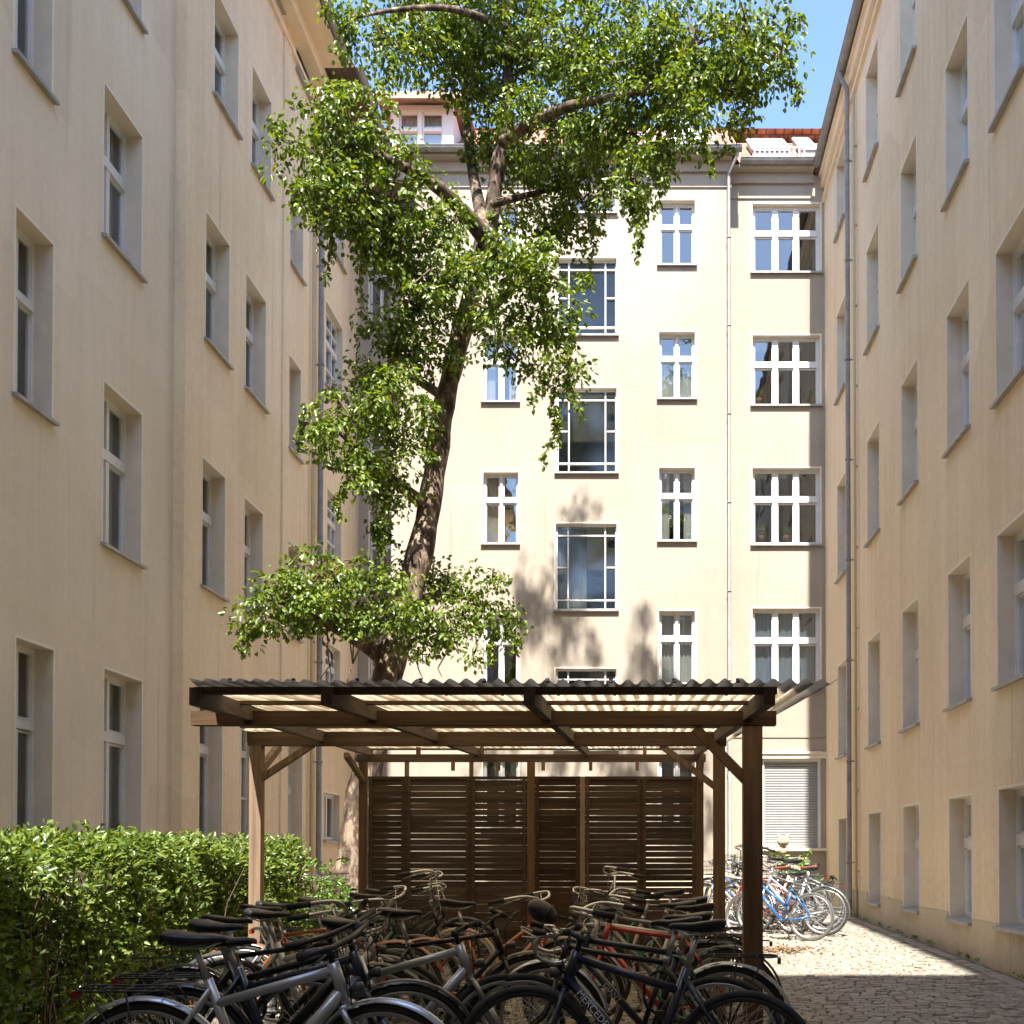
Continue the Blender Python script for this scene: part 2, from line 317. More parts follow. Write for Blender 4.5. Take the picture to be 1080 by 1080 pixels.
for xx, w0 in ((3.66, 0.15), (3.85, 0.17)):        # two straight edging courses along the wall
    y = 3.2
    while y < 23.0:
        l = random.uniform(0.16, 0.30); sett(xx, y + l / 2, w0, l - 0.015, 0); y += l
p = mb.build('cobblestone_paving', [JOINT, STONE]); p['kind'] = 'structure'
# planting bed under the hedge, gravel by the tree
mb = MB()
for i in range(len(ys) - 1):
    a, b = ys[i], ys[i + 1]; mb.add([(XL1, a, gz(a) + 0.004), (-3.77, a, gz(a) + 0.004), (-3.77, b, gz(b) + 0.004), (XL1, b, gz(b) + 0.004)], [(0, 1, 2, 3)])
b_ = mb.build('planting_bed', SOIL); b_['kind'] = 'structure'

# ================================================================== BUILDINGS
class Wall:
    """flat facade with true openings; s runs along it, n outwards, z up"""
    def __init__(w, O, S, N): w.O = Vector(O); w.S = Vector(S); w.N = Vector(N); w.open = []
    def P(w, s, n, z): return w.O + w.S * s + w.N * n + Vector((0, 0, z))
    def T(w): return lambda p: w.P(p[0], p[1], p[2])
    def face(w, mb, s0, s1, z0, z1):
        ss = sorted({s0, s1, *[o[0] for o in w.open], *[o[1] for o in w.open]}); ss = [q for q in ss if s0 <= q <= s1]
        zs = sorted({z0, z1, *[o[2] for o in w.open], *[o[3] for o in w.open]}); zs = [q for q in zs if z0 <= q <= z1]
        for i in range(len(ss) - 1):
            sm = (ss[i] + ss[i + 1]) / 2; run = None
            for j in range(len(zs) - 1):
                zm = (zs[j] + zs[j + 1]) / 2
                hole = any(o[0] < sm < o[1] and o[2] < zm < o[3] for o in w.open)
                if not hole:
                    if run is None: run = zs[j]
                if (hole or j == len(zs) - 2) and run is not None:
                    top = zs[j] if hole else zs[j + 1]
                    mb.add([w.P(ss[i], 0, run), w.P(ss[i+1], 0, run), w.P(ss[i+1], 0, top), w.P(ss[i], 0, top)], [(0, 1, 2, 3)]); run = None
    def reveals(w, mb, d=0.30):
        for (a, b, c, e, *_ ) in w.open:
            for (p, q) in (((a, c), (a, e)), ((b, e), (b, c)), ((a, e), (b, e)), ((b, c), (a, c))):
                mb.add([w.P(p[0], 0, p[1]), w.P(q[0], 0, q[1]), w.P(q[0], -d, q[1]), w.P(p[0], -d, p[1])], [(0, 1, 2, 3)])

def window(w, parent, s0, s1, z0, z1, kind='two', d=0.20, sill=True, curtain=None, surround=True, sill_out=0.07, tilt=None):
    w.open.append((s0, s1, z0, z1)); T = w.T(); W = s1 - s0; H = z1 - z0
    fw = min(0.052, W * 0.058) if kind != 'stair' else 0.036; fr = MB(); n0, n1 = -d - 0.07, -d
    fr.box((s0, n0, z0), (s0 + fw, n1, z1), T); fr.box((s1 - fw, n0, z0), (s1, n1, z1), T)
    fr.box((s0 + fw, n0, z0), (s1 - fw, n1, z0 + fw * 1.2), T); fr.box((s0 + fw, n0, z1 - fw), (s1 - fw, n1, z1), T)
    def vb(f, a=0.0, b=1.0, t=1.0):
        c = s0 + W * f; fr.box((c - fw * t * .75, n0, z0 + H * a + fw * .9), (c + fw * t * .75, n1 + 0.012, z0 + H * b - fw * .9), T)
    def hb(f, a=0.0, b=1.0, t=1.0):
        c = z0 + H * f; fr.box((s0 + W * a + fw * .9, n0, c - fw * t * .8), (s0 + W * b - fw * .9, n1 + 0.02, c + fw * t * .8), T)
    def sash(a, b, c, e, t=0.6):       # inner casement frame, set slightly back
        q = fw * t; A, B, C, E = s0 + W*a + fw*.8, s0 + W*b - fw*.8, z0 + H*c + fw*.9, z0 + H*e - fw*.9
        m0, m1 = n0 + 0.01, n1 - 0.018
        fr.box((A, m0, C), (A+q, m1, E), T); fr.box((B-q, m0, C), (B, m1, E), T); fr.box((A+q, m0, C), (B-q, m1, C+q), T); fr.box((A+q, m0, E-q), (B-q, m1, E), T)
    if kind == 'two':
        hb(0.63, t=1.5); vb(0.5, 0, 0.62); vb(0.5, 0.64, 1, .8)
        for a, b in ((0, .5), (.5, 1)): sash(a, b, 0, .62); sash(a, b, .64, 1)
    elif kind == 'single':
        hb(0.63, t=1.6); sash(0, 1, 0, .62); sash(0, 1, .64, 1)
    elif kind == 'six':
        hb(0.60, t=1.3)
        for f in (0.345, 0.655): vb(f, 0, 0.59, 1.5); vb(f, 0.61, 1, 1.5)
        for a, b in ((0, .345), (.345, .655), (.655, 1)): sash(a, b, 0, .59); sash(a, b, .61, 1)
    elif kind == 'stair':
        t = 0.55
        vb(0.20, t=t); vb(0.81, t=t); hb(0.87, t=t); hb(0.12, t=t)
        hb(0.50, 0, 0.20, t); hb(0.50, 0.81, 1, t)
    elif kind == 'small':
        vb(0.5); sash(0, .5, 0, 1); sash(.5, 1, 0, 1)
    elif kind == 'grid':
        hb(0.62, t=1.4)
        for f in (0.33, .66): vb(f, 0, 1, .6)
        hb(0.3, t=.5); hb(.8, t=.5)
    fo = fr.build('window', WHITE, parent)
    rv = MB(); dd_ = d + .08
    for (p, q) in (((s0, z0), (s0, z1)), ((s1, z1), (s1, z0)), ((s0, z1), (s1, z1)), ((s1, z0), (s0, z0))):
        rv.add([w.P(p[0], 0, p[1]), w.P(q[0], 0, q[1]), w.P(q[0], -dd_, q[1]), w.P(p[0], -dd_, p[1])], [(0, 1, 2, 3)])
    rv.build('reveal', REVEAL, fo)
    pm = MB(); c = n0 + 0.03
    pm.add([w.P(s0 + fw * .5, c, z0 + fw * .5), w.P(s1 - fw * .5, c, z0 + fw * .5), w.P(s1 - fw * .5, c, z1 - fw * .5), w.P(s0 + fw * .5, c, z1 - fw * .5)], [(0, 1, 2, 3)])
    pm.build('pane', GLASS_S if kind == 'stair' else GLASS, fo)
    if sill:
        sb = MB(); o = 0.045
        a, b = s0 - o, s1 + o
        vs = [w.P(a, -d + .001, z0 + 0.022), w.P(b, -d + .001, z0 + 0.022), w.P(b, sill_out, z0 - 0.006), w.P(a, sill_out, z0 - 0.006),
              w.P(a, 0.003, z0 - 0.035), w.P(b, 0.003, z0 - 0.035), w.P(b, sill_out, z0 - 0.045), w.P(a, sill_out, z0 - 0.045)]
        # part inside the opening is narrower than the nose
        vi = [w.P(s0 + .002, -d, z0 + 0.026), w.P(s1 - .002, -d, z0 + 0.026), w.P(s1 - .002, 0.003, z0 + 0.008), w.P(s0 + .002, 0.003, z0 + 0.008)]
        sb.add(vi, [(0, 1, 2, 3)])
        sb.add([w.P(a, 0.003, z0 + 0.006), w.P(b, 0.003, z0 + 0.006), vs[2], vs[3], vs[4], vs[5], vs[6], vs[7]],
               [(0,1,2,3), (4,7,6,5), (3,2,6,7), (0,3,7,4), (1,5,6,2), (0,4,5,1)])
        sb.build('sill', SILLM, fo)
    if surround:
        e = MB(); t = 0.032; q = 0.005
        e.box((s0 - t, -0.001, z0), (s0, q, z1 + t), T); e.box((s1, -0.001, z0), (s1 + t, q, z1 + t), T); e.box((s0, -0.001, z1), (s1, q, z1 + t), T)
        e.build('surround', EDGE, fo)
    if curtain:
        cm = MB(); k = 26; dd = n0 - 0.09
        spans = {'full': [(0.02, 0.98, 0.0, 1.0)], 'sides': [(0.02, 0.3, 0, .98), (0.7, 0.98, 0, .98)], 'half': [(0.03, 0.97, 0.0, 0.5)], 'left': [(0.03, .5, 0, .97)], 'blind': [(0.03, .97, .55, 1)]}[curtain]
        for (fa, fb, za, zb) in spans:
            vs = []; kk = k if curtain != 'blind' else 1
            for i in range(kk + 1):
                s = s0 + W * (fa + (fb - fa) * i / kk); nn = dd + 0.02 * math.sin(i * 2.1) * (kk > 1)
                vs += [w.P(s, nn, z0 + H * za), w.P(s, nn, z0 + H * zb)]
            cm.add(vs, [(2*i, 2*i+2, 2*i+3, 2*i+1) for i in range(kk)], True)
        cm.build('curtain', CURTS[0] if random.random() < .5 else random.choice(CURTS), fo)
    return fo

def downpipe(parent, x, y, z0, z1, r=0.05, eave=None, nrm=(0, -1), name='downpipe'):
    m = MB(); pts = [(x, y, z0 + 0.12), (x, y, z1)]
    if eave: pts = [(x, y, z0 + .1), (x, y, z1 - 0.5), (x, y, z1 - .35), (eave[0], eave[1], eave[2] - .1), (eave[0], eave[1], eave[2])]
    pts = [(x + nrm[0] * .1, y + nrm[1] * .1, z0 + 0.015)] + pts
    m.tube(pts, r, 12)
    z = z0 + 1.0
    while z < z1 - 0.6:
        m.tube([(x, y, z - .02), (x, y, z + .02)], r * 1.22, 12)
        m.bar((x, y, z), (x - nrm[0] * 0.11, y - nrm[1] * 0.11, z), 0.02, 0.02); z += 1.9
    return m.build(name, ZINC, parent)

def gutter(mb, p, q, r=0.075):
    """half round gutter from p to q"""
    p = Vector(p); q = Vector(q); d = (q - p).normalized(); s = d.cross(Vector((0, 0, 1))).normalized(); n = 8; vs = []
    L = (q - p).length; k = max(1, int(L / 1.0))
    for c in (p, q):
        for j in range(n + 1):
            a = math.pi * j / n; vs.append(c + s * math.cos(a) * r - Vector((0, 0, 1)) * math.sin(a) * r)
    mb.add(vs, [(j, j+1, n+2+j, n+1+j) for j in range(n)], True)
    for i in range(k + 1):
        c = p + (q - p) * (i / k); ring = []
        for off in (-.012, .012):
            for j in range(n + 1):
                a = math.pi * j / n; ring.append(c + d * off + s * math.cos(a) * r * 1.08 - Vector((0, 0, 1)) * math.sin(a) * r * 1.08)
        mb.add(ring, [(j, j+1, n+2+j, n+1+j) for j in range(n)], True)
    mb.tube([p + s * r, q + s * r], 0.012, 6); mb.tube([p - s * r, q - s * r], 0.012, 6)

EZ = 16.2      # eave height
# ---------------- right building
rb = thing('apartment_building', 'cream five storey side wing standing over the cobbled path, with tall narrow windows', 'building', (XR, 12, 0))
rb_inv = Matrix.Translation(rb.location).inverted()
WR = Wall((XR, 0, 0), (0, 1, 0), (-1, 0, 0))
class Shift:   # children of an Empty not at the origin: keep world coordinates
    pass
def settle(root):
    inv = Matrix.Translation(root.location).inverted()
    for o in list(COL.objects):
        if o.parent == root: o.matrix_parent_inverse = inv
def zr(px, py): return atX(px, py, XR).z
ROWS_R = {   # column: (far edge pixel at row, [(top, bottom)...]) measured at the far jamb
 0: (22.12, [(167.6, 246), (328.7, 421), (511, 612), (702.8, 799)]),
 1: (19.19, [(73.1, 182.4), (262, 368.5), (464.8, 574), (677.2, 788), (858.7, 951)]),
 2: (16.67, [(-55, 92.6), (179.6, 303.7), (407, 529.6), (646.7, 771), (851.5, 957.4)]),
 3: (14.19, [(-212, -52), (67.6, 214.8), (333, 478.7), (607, 748), (843, 967.6)]),
 4: (12.23, [(-350, -165), (-45, 127.8), (264.8, 425), (565.4, 725), (833, 976)])}
pxs = {0: 884.8, 1: 916, 2: 951.5, 3: 1000, 4: 1052.5}
rowz = {}
for c, (yf, rows) in ROWS_R.items():
    for i, (t, b) in enumerate(rows):
        zt, zb = zr(pxs[c], t), zr(pxs[c], b)
        i2 = len(rows) - 1 - i if c else len(rows) - i          # 0 = ground floor
        rowz.setdefault(i2, []).append((zt, zb))
        wd = 0.95 if c else 0.9
        window(WR, rb, yf - wd, yf, zb, zt, 'single' if c in (0,) else 'two', d=0.19, curtain=random.choice(['full', 'sides', None, 'blind', 'half', 'left']))
print('right rows', {k: (round(sum(a for a, b in v)/len(v), 2), round(sum(b for a, b in v)/len(v), 2)) for k, v in rowz.items()})
avg = {k: (sum(a for a, b in v)/len(v), sum(b for a, b in v)/len(v)) for k, v in rowz.items()}
for yf in (9.7, 7.2, 4.7, 2.2):           # the wing goes on past the frame
    for k, (zt, zb) in avg.items():
        window(WR, rb, yf - .95, yf, zb, zt, 'two', d=0.19, curtain='sides')
dz0 = atX(887, 955, XR).z; dz1 = zr(884.8, 864.3)
window(WR, rb, 21.25, 22.1, max(dz0, gz(22) + .05), dz1, 'single', d=0.19, sill=False)
mb = MB(); WR.face(mb, -3, YB2, -0.05, EZ); WR_w = mb.build('wall', PL_S, rb)
mb = MB(); T = WR.T()
hs = sorted([(o[0], o[1]) for o in WR.open if o[2] < 1.15])      # plinth stops under the ground floor sills
bk = sorted({-3.0, 21.1, *[-3 + i * 24.1 / 14 for i in range(15)], *[q - .05 for q, _ in hs], *[q + .05 for _, q in hs]}); bk = [q for q in bk if q <= 21.1]
for a, b in zip(bk[:-1], bk[1:]):
    if b - a < .004: continue
    lim = [o[2] for o in WR.open if o[0] - .06 < (a + b) / 2 < o[1] + .06 and o[2] < 1.5]
    mb.box((a, 0.001, -0.05), (b, 0.022, min([gz(a) + 0.50] + [z - .047 for z in lim])), T)
mb.build('plinth', PLINTH, rb)
mb = MB()
mb.box((-3, 0, EZ - 0.62), (YB2, 0.06, EZ - 0.54), T); mb.box((-3, 0, EZ - 0.30), (YB2, 0.08, EZ - 0.06), T); mb.box((-3, 0, EZ - 0.06), (YB2, 0.13, EZ), T)
mb.build('cornice', PL_S, rb)
mb = MB(); gutter(mb, (XR - 0.215, -3, EZ + 0.06), (XR - 0.215, YB2 - .3, EZ + 0.06), 0.075); mb.build('gutter', ZINC, rb)
downpipe(rb, XR - 0.10, 20.46, gz(20.4), EZ, 0.045, eave=(XR - 0.215, 20.46, EZ), nrm=(-1, 0))
mb = MB(); mb.tube([(XR - 0.05, 20.05, gz(20)), (XR - 0.05, 20.05, EZ - 0.7)], 0.022, 8)
for k in range(10): mb.box((XR - 0.055, 20.02, 1 + k * 1.5), (XR, 20.08, 1.03 + k * 1.5))
mb.build('cable_conduit', mat('ochre_conduit', (0.52, 0.42, 0.24), .5), rb)
mb = MB(); mb.add([(XR - .20, -3, EZ + 0.02), (XR - .20, YB2 + 6, EZ + 0.02), (XR + 5, YB2 + 6, EZ + 3.9), (XR + 5, -3, EZ + 3.9)], [(0, 1, 2, 3)])
mb.add([(XR + 5, -3, EZ + 3.9), (XR + 5, YB2 + 6, EZ + 3.9), (XR + 10, YB2 + 6, EZ), (XR + 10, -3, EZ)], [(0, 1, 2, 3)]); mb.build('roof', TILE, rb)
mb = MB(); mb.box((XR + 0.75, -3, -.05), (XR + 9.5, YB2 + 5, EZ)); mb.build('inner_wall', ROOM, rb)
settle(rb)

# ---------------- left building
lb = thing('apartment_building', 'weathered cream side wing with a slightly stepped facade, standing behind the hedge', 'building', (XL2, 12, 0))
W1 = Wall((XL1, 0, 0), (0, 1, 0), (1, 0, 0)); W2 = Wall((XL2, 0, 0), (0, 1, 0), (1, 0, 0))
YST = 14.74; YE = YN
def lwin(w, X, xn, xf, yt, yb, **k):
    a = atX(xn, (yt + yb) / 2, X).y; f = atX(xf, (yt + yb) / 2, X).y
    zt = atX(xf, yt, X).z; zb = atX(xf, yb, X).z
    window(w, lb, a, f, zb, zt, **k); return zt, zb
for q in ((15.5, 55, -90, 105.6), (15.5, 55, 257.4, 444.8), (15.5, 55, 685.6, 905)): lwin(W1, XL1, *q, kind='two', curtain='full')
for q in ((107, 150, -160, 31.5), (109, 149.3, 144.4, 294.4), (108.5, 149, 437.4, 596.7), (109, 149, 718.9, 888)): lwin(W1, XL1, *q, kind='two', curtain='full')
for yy in (8.6, 6.2, 3.6, 1.2):
    for (zb, zt) in ((1.5, 3.6), (4.9, 6.9), (8.3, 10.3), (11.7, 13.7)): window(W1, lb, yy - .9, yy, zb, zt, 'two', curtain='sides')
for q in ((225.5, 251, 37, 144), (216.7, 241.5, 259, 387), (213, 237, 504, 632), (210, 234, 738, 885)): lwin(W2, XL2, *q, kind='two', curtain=random.choice(['full', 'sides']))
for q in ((278, 297, -100, 12), (265.6, 285.6, 108.5, 209), (259, 280, 318.5, 433.7), (257.4, 276.7, 542, 655), (253.7, 273, 742, 886)):
    lwin(W2, XL2, *q, kind='grid' if q[2] > 700 else 'two', curtain=random.choice(['full', 'sides']))
for q in ((312.3, 326.7, 50, 106), (306, 319.6, 211, 299), (303.5, 317, 391, 487), (303.5, 316.7, 582, 676)): lwin(W2, XL2, *q, kind='two', curtain='full')
lwin(W2, XL2, 303.5, 318.5, 782, 925, kind='single', sill=False, curtain='full')
for q in ((348, 362.6, 200, 287), (343, 361, 347.4, 432), (345, 359.6, 532, 600), (343, 358.6, 687, 745), (341.5, 358, 839, 887)): lwin(W2, XL2, *q, kind='grid' if q[2] < 800 else 'small', d=0.12, curtain='half')
mb = MB(); W1.face(mb, -3, YST, -.05, EZ); mb.build('wall', PL_L, lb)
mb = MB(); W2.face(mb, YST, YE, -.05, EZ); mb.add([(XL1, YST, -.05), (XL2, YST, -.05), (XL2, YST, EZ), (XL1, YST, EZ)], [(0, 1, 2, 3)])
mb.build('wall', PL_S, lb)
mb = MB(); T2 = W2.T()
ya, yb_ = atX(296.5, 500, XL2).y, atX(303, 500, XL2).y
mb.box((ya, 0.001, -.05), (yb_, 0.03, EZ - .6), T2); mb.build('pilaster_strip', PL_S, lb)
mb = MB()
mb.box((-3, 0.151, EZ - .62), (YST, 0.21, EZ - .54), W1.T()); mb.box((YST, 0, EZ - .62), (YE, 0.06, EZ - .54), T2)
mb.box((-3, 0, EZ - .30), (YST, .40, EZ - .04), W1.T()); mb.box((YST, 0, EZ - .30), (YE, .25, EZ - .04), T2); mb.build('cornice', PL_S, lb)
mb = MB(); mb.box((-3, 0, EZ - .04), (20.3, .62, EZ), T2); mb.build('eave_soffit', PL_S, lb); mb = MB(); mb.box((20.3, 0, EZ - .03), (YE, .80, EZ + .02), T2); mb.build('eave_board', WDY, lb)
mb = MB(); gutter(mb, (XL2 + .70, -3, EZ + .06), (XL2 + .70, 20.2, EZ + .06), .085); gutter(mb, (XL2 + .86, 20.35, EZ + .08), (XL2 + .86, 23.0, EZ + .08), .075); mb.build('gutter', ZINC, lb)
yp = atX(333, 400, XL2).y
downpipe(lb, XL2 + .10, yp, gz(yp), EZ, .055, eave=(XL2 + .68, yp, EZ), nrm=(1, 0))
mb = MB(); mb.tube([(XL2 + .05, yp - .35, gz(yp)), (XL2 + .05, yp - .35, EZ - .7)], .022, 8); mb.build('cable_conduit', MATS['ochre_conduit'], lb)
mb = MB(); mb.add([(XL2 + .66, -3, EZ + .03), (XL2 + .66, 20.3, EZ + .03), (XL2 - 5, 20.3, EZ + 4), (XL2 - 5, -3, EZ + 4)], [(0, 1, 2, 3)])
mb.add([(XL2 + .80, 20.3, EZ + .05), (XL2 + .80, YE + 6, EZ + .05), (XL2 - 5, YE + 6, EZ + 4.02), (XL2 - 5, 20.3, EZ + 4.02)], [(0, 1, 2, 3)])
mb.add([(XL2 - 5, -3, EZ + 4), (XL2 - 5, YE + 6, EZ + 4), (XL2 - 10, YE + 6, EZ), (XL2 - 10, -3, EZ)], [(0, 1, 2, 3)]); mb.build('roof', TILE, lb)
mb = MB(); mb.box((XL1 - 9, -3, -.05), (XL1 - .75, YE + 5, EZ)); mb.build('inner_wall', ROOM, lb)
settle(lb)

# ---------------- rear building (sunlit)
bb = thing('apartment_building', 'sunlit pale cream rear house with red tiled roof and a grey roller shutter', 'building', (0, YB, 0))
XC0 = atY(437, 400, YB).x; XC1 = atY(767, 400, YB).x
WC = Wall((0, YB, 0), (1, 0, 0), (0, -1, 0)); WF = Wall((0, YB2, 0), (1, 0, 0), (0, -1, 0)); WN = Wall((0, YN, 0), (1, 0, 0), (0, -1, 0))
def bwin(w, Y, x0, x1, yt, yb, **k):
    a = atY(x0, (yt + yb) / 2, Y); b = atY(x1, (yt + yb) / 2, Y)
    return window(w, bb, a.x, b.x, atY(x0, yb, Y).z, atY(x0, yt, Y).z, **k)
for i, (t, b) in enumerate(((211, 279), (350, 420), (493, 570), (644, 722), (797, 872))):
    bwin(WC, YB, 695, 733, t, b, kind='two', d=.14, curtain=[None, 'half', 'sides', 'full', None][i])
for i, (t, b) in enumerate(((215, 281), (353, 423), (498, 573), (648, 724), (797, 872))):
    bwin(WC, YB, 509.5, 546.5, t, b, kind='two', d=.14, curtain=['half', 'sides', 'left', None, None][i])
bwin(WC, YB, 600, 649, 203, 224, kind='small', d=.14)
for (a, t, b) in ((587, 272, 353), (587, 409, 498), (586, 552, 643), (586, 705, 790)): bwin(WC, YB, a, 650.5, t, b, kind='stair', d=.10, curtain='left' if t == 552 else None)
fwins = []
for i, (t, b) in enumerate(((215, 287), (353.5, 427), (493.5, 574), (641.5, 726))):
    fwins.append(bwin(WF, YB2, 793.5, 865, t, b, kind='six', d=.12, curtain=[None, None, None, 'full'][i]))
for (t, b) in ((258, 345), (395, 475), (540, 640), (672, 760)): bwin(WN, YN, 390, 413, t, b, kind='two', d=.08)
# roller shutter opening
sa, sb_ = atY(804, 850, YB2).x, atY(865.5, 850, YB2).x; sz0, sz1 = atY(830, 894, YB2).z, atY(830, 800, YB2).z
WF.open.append((sa, sb_, sz0, sz1))
mb = MB(); WC.face(mb, XC0, XC1, -.05, EZ)
mb.add([(XC1, YB, -.05), (XC1, YB2, -.05), (XC1, YB2, EZ), (XC1, YB, EZ)], [(0, 1, 2, 3)]); mb.add([(XC0, YB, -.05), (XC0, YN, -.05), (XC0, YN, EZ), (XC0, YB, EZ)], [(0, 1, 2, 3)])
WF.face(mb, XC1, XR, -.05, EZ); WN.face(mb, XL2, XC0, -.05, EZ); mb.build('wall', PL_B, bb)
# shutter
mb = MB(); n = 34; hgt = (sz1 - sz0 - .05) / n
for i in range(n):
    z = sz0 + .0 + i * hgt
    prof = [(YB2 + .115, z), (YB2 + .10, z + hgt * .3), (YB2 + .10, z + hgt * .75), (YB2 + .125, z + hgt * .98)]
    for j in range(3):
        (y0, z0), (y1, z1) = prof[j], prof[j + 1]; mb.add([(sa, y0, z0), (sb_, y0, z0), (sb_, y1, z1), (sa, y1, z1)], [(0, 1, 2, 3)])
sh = mb.build('roller_shutter', mat('shutter_slats', (0.36, 0.365, 0.365), .45, var=.06, vscale=5), bb)
mb = MB(); mb.box((sa, YB2 + .06, sz0), (sa + .05, YB2 + .10, sz1)); mb.box((sb_ - .05, YB2 + .06, sz0), (sb_, YB2 + .10, sz1)); mb.box((sa, YB2 + .02, sz1 - .06), (sb_, YB2 + .10, sz1))
mb.build('shutter_rail', WHITE, sh)
mb = MB()
for (p, q) in (((sa, sz0), (sa, sz1)), ((sb_, sz1), (sb_, sz0)), ((sa, sz1), (sb_, sz1)), ((sb_, sz0), (sa, sz0))):
    mb.add([WF.P(p[0], 0, p[1]), WF.P(q[0], 0, q[1]), WF.P(q[0], -.2, q[1]), WF.P(p[0], -.2, p[1])], [(0, 1, 2, 3)])
mb.build('reveal', REVEAL, sh)
mb = MB(); TF = WF.T(); TCc = WC.T()
mb.box((sa - .12, .001, sz1 + .001), (sb_ + .12, .035, sz1 + .14), TF); mb.box((sa - .02, .036, sz1 + .10), (sb_ + .02, .07, sz1 + .15), TF)
mb.build('lintel', EDGE, bb); mb = MB(); mb.box((sa - .10, .001, sz0 - .07), (XR - .002, .09, sz0 - .01), TF); mb.build('ledge', EDGE, bb)
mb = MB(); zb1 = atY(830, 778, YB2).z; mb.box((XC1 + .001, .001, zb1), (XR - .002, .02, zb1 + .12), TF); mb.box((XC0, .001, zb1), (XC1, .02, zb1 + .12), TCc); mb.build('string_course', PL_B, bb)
mb = MB(); mb.box((XC0, .001, -.05), (XC1, .03, .95), TCc); mb.box((XC1 + .001, .001, -.05), (XR - .002, .03, .8), TF); mb.build('plinth', PLINTH, bb)
# cornice and gutters
mb = MB()
EB = atY(720, 168, YB).z
for (w, a, b) in ((WC, XC0, XC1 + .10), (WF, XC1 + .101, XR - .25), (WN, XL2 + 1.0, XC0 - .02)):
    t = w.T(); mb.box((a, 0.001, EB - .62), (b, .03, EB - .56), t); mb.box((a, 0.001, EB - .30), (b, .07, EB - .08), t); mb.box((a, .001, EB - .08), (b, .26, EB - .02), t)
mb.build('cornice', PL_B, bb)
mb = MB(); gutter(mb, (XC0 - .1, YB - .34, EB + .04), (XC1 + .28, YB - .34, EB + .04), .09); gutter(mb, (XC1 + .30, YB2 - .32, EB + .04), (XR - .27, YB2 - .32, EB + .04), .09)
mb.build('gutter', ZINC, bb)
downpipe(bb, XC1 + .03, YB - .10, gz(23), EB, .036, eave=(XC1 + .20, YB - .32, EB), nrm=(0, -1))
mb = MB(); RT = 0.80
def roofq(x0, x1, y0, z0, d): mb.add([(x0, y0, z0), (x1, y0, z0), (x1, y0 + d, z0 + d * RT), (x0, y0 + d, z0 + d * RT)], [(0, 1, 2, 3)])
roofq(XL2 - 1, XC1 + .28, YB - .27, EB + .02, 3.4); roofq(XC1 + .28, XR + 2, YB2 - .26, EB + .02, 3.1)
mb.add([(XL2 - 1, YB + 3.04, EB + .02 + 3.4 * RT), (XR + 2, YB + 3.04, EB + 3.4 * RT), (XR + 2, YB + 12, EB), (XL2 - 1, YB + 12, EB)], [(0, 1, 2, 3)])
rf = mb.build('roof', TILE, bb)
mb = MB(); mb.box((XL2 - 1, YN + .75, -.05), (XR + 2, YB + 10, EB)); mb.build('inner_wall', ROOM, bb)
# snow guards / little white balustrades above the gutter
def balustrade(x0, x1, y, z, h=.30):
    m = MB(); m.bar((x0, y, z + h), (x1, y, z + h), .04, .035); m.bar((x0, y, z), (x1, y, z), .03, .03)
    n = max(4, int((x1 - x0) / .10))
    for i in range(n + 1): x = x0 + (x1 - x0) * i / n; m.bar((x, y, z), (x, y, z + h), .028, .028, (0, 1, 0))
    m.build('roof_railing', WHITE, bb)
balustrade(atY(693, 160, YB).x, atY(752, 160, YB).x, YB - .20, EB + .15, .25); balustrade(atY(640, 160, YB).x, atY(690, 160, YB).x, YB - .20, EB + .15, .25)
balustrade(atY(795, 160, YB2).x, atY(847, 160, YB2).x, YB2 - .18, EB + .15, .25)
# skylights lying in the tiles
def skylight(px0, px1, y0, yfront, d0, d1):
    x0, x1 = atY(px0, 150, yfront + d0).x, atY(px1, 150, yfront + d0).x
    m = MB(); zf = lambda d: EB + .02 + d * RT
    p = [Vector((x0, yfront + d0, zf(d0) + .07)), Vector((x1, yfront + d0, zf(d0) + .07)), Vector((x1, yfront + d1, zf(d1) + .12)), Vector((x0, yfront + d1, zf(d1) + .12))]
    q = [v - Vector((0, 0, .16)) for v in p]
    m.add(p + q, [(0,1,5,4),(1,2,6,5),(2,3,7,6),(3,0,4,7)])
    for i in range(4): m.bar(p[i], p[(i+1) % 4], .07, .05)
    fo = m.build('skylight', mat('grey_frame', (.36, .37, .38), .4, metal=.4), rf)
    m = MB(); m.add([v + Vector((0, 0, .005)) for v in p], [(0, 1, 2, 3)]); m.build('pane', mat('skylight_glass', (.55, .60, .62), .12, metal=.6), fo)
skylight(794, 833, 0, YB2 - .34, 1.0, 2.3); skylight(845, 862, 0, YB2 - .34, 1.1, 2.5); skylight(711, 741, 0, YB - .36, .9, 2.1)
# attic dormer, upper left
mb = MB(); dx0, dx1 = atY(412, 140, YB + .3).x, atY(478, 140, YB + .3).x; YD = YB + .3
WD = Wall((0, YD, 0), (1, 0, 0), (0, -1, 0))
dz0_, dz1_ = atY(430, 172, YD).z, atY(430, 111, YD).z
def dwin(x0, x1): window(WD, bb, atY(x0, 140, YD).x, atY(x1, 140, YD).x, atY(x0, 168, YD).z, atY(x0, 117, YD).z, kind='single', d=.05, sill=False, surround=False, curtain='full')
dwin(421, 441); dwin(445, 467)
WD.face(mb, dx0, dx1, EB - .1, dz1_); mb.add([(dx1, YD, EB), (dx1, YD + 3, EB), (dx1, YD + 3, dz1_), (dx1, YD, dz1_)], [(0,1,2,3)])
do = mb.build('dormer', mat('dormer_white', (.66, .65, .62), .7, var=.05, vscale=4), rf)
mb = MB(); z = dz1_; mb.add([(dx0 - .3, YD - .35, z + .02), (dx1 + .3, YD - .35, z + .02), (dx1 + .3, YD + 3, z + .5), (dx0 - .3, YD + 3, z + .5)], [(0,1,2,3)])
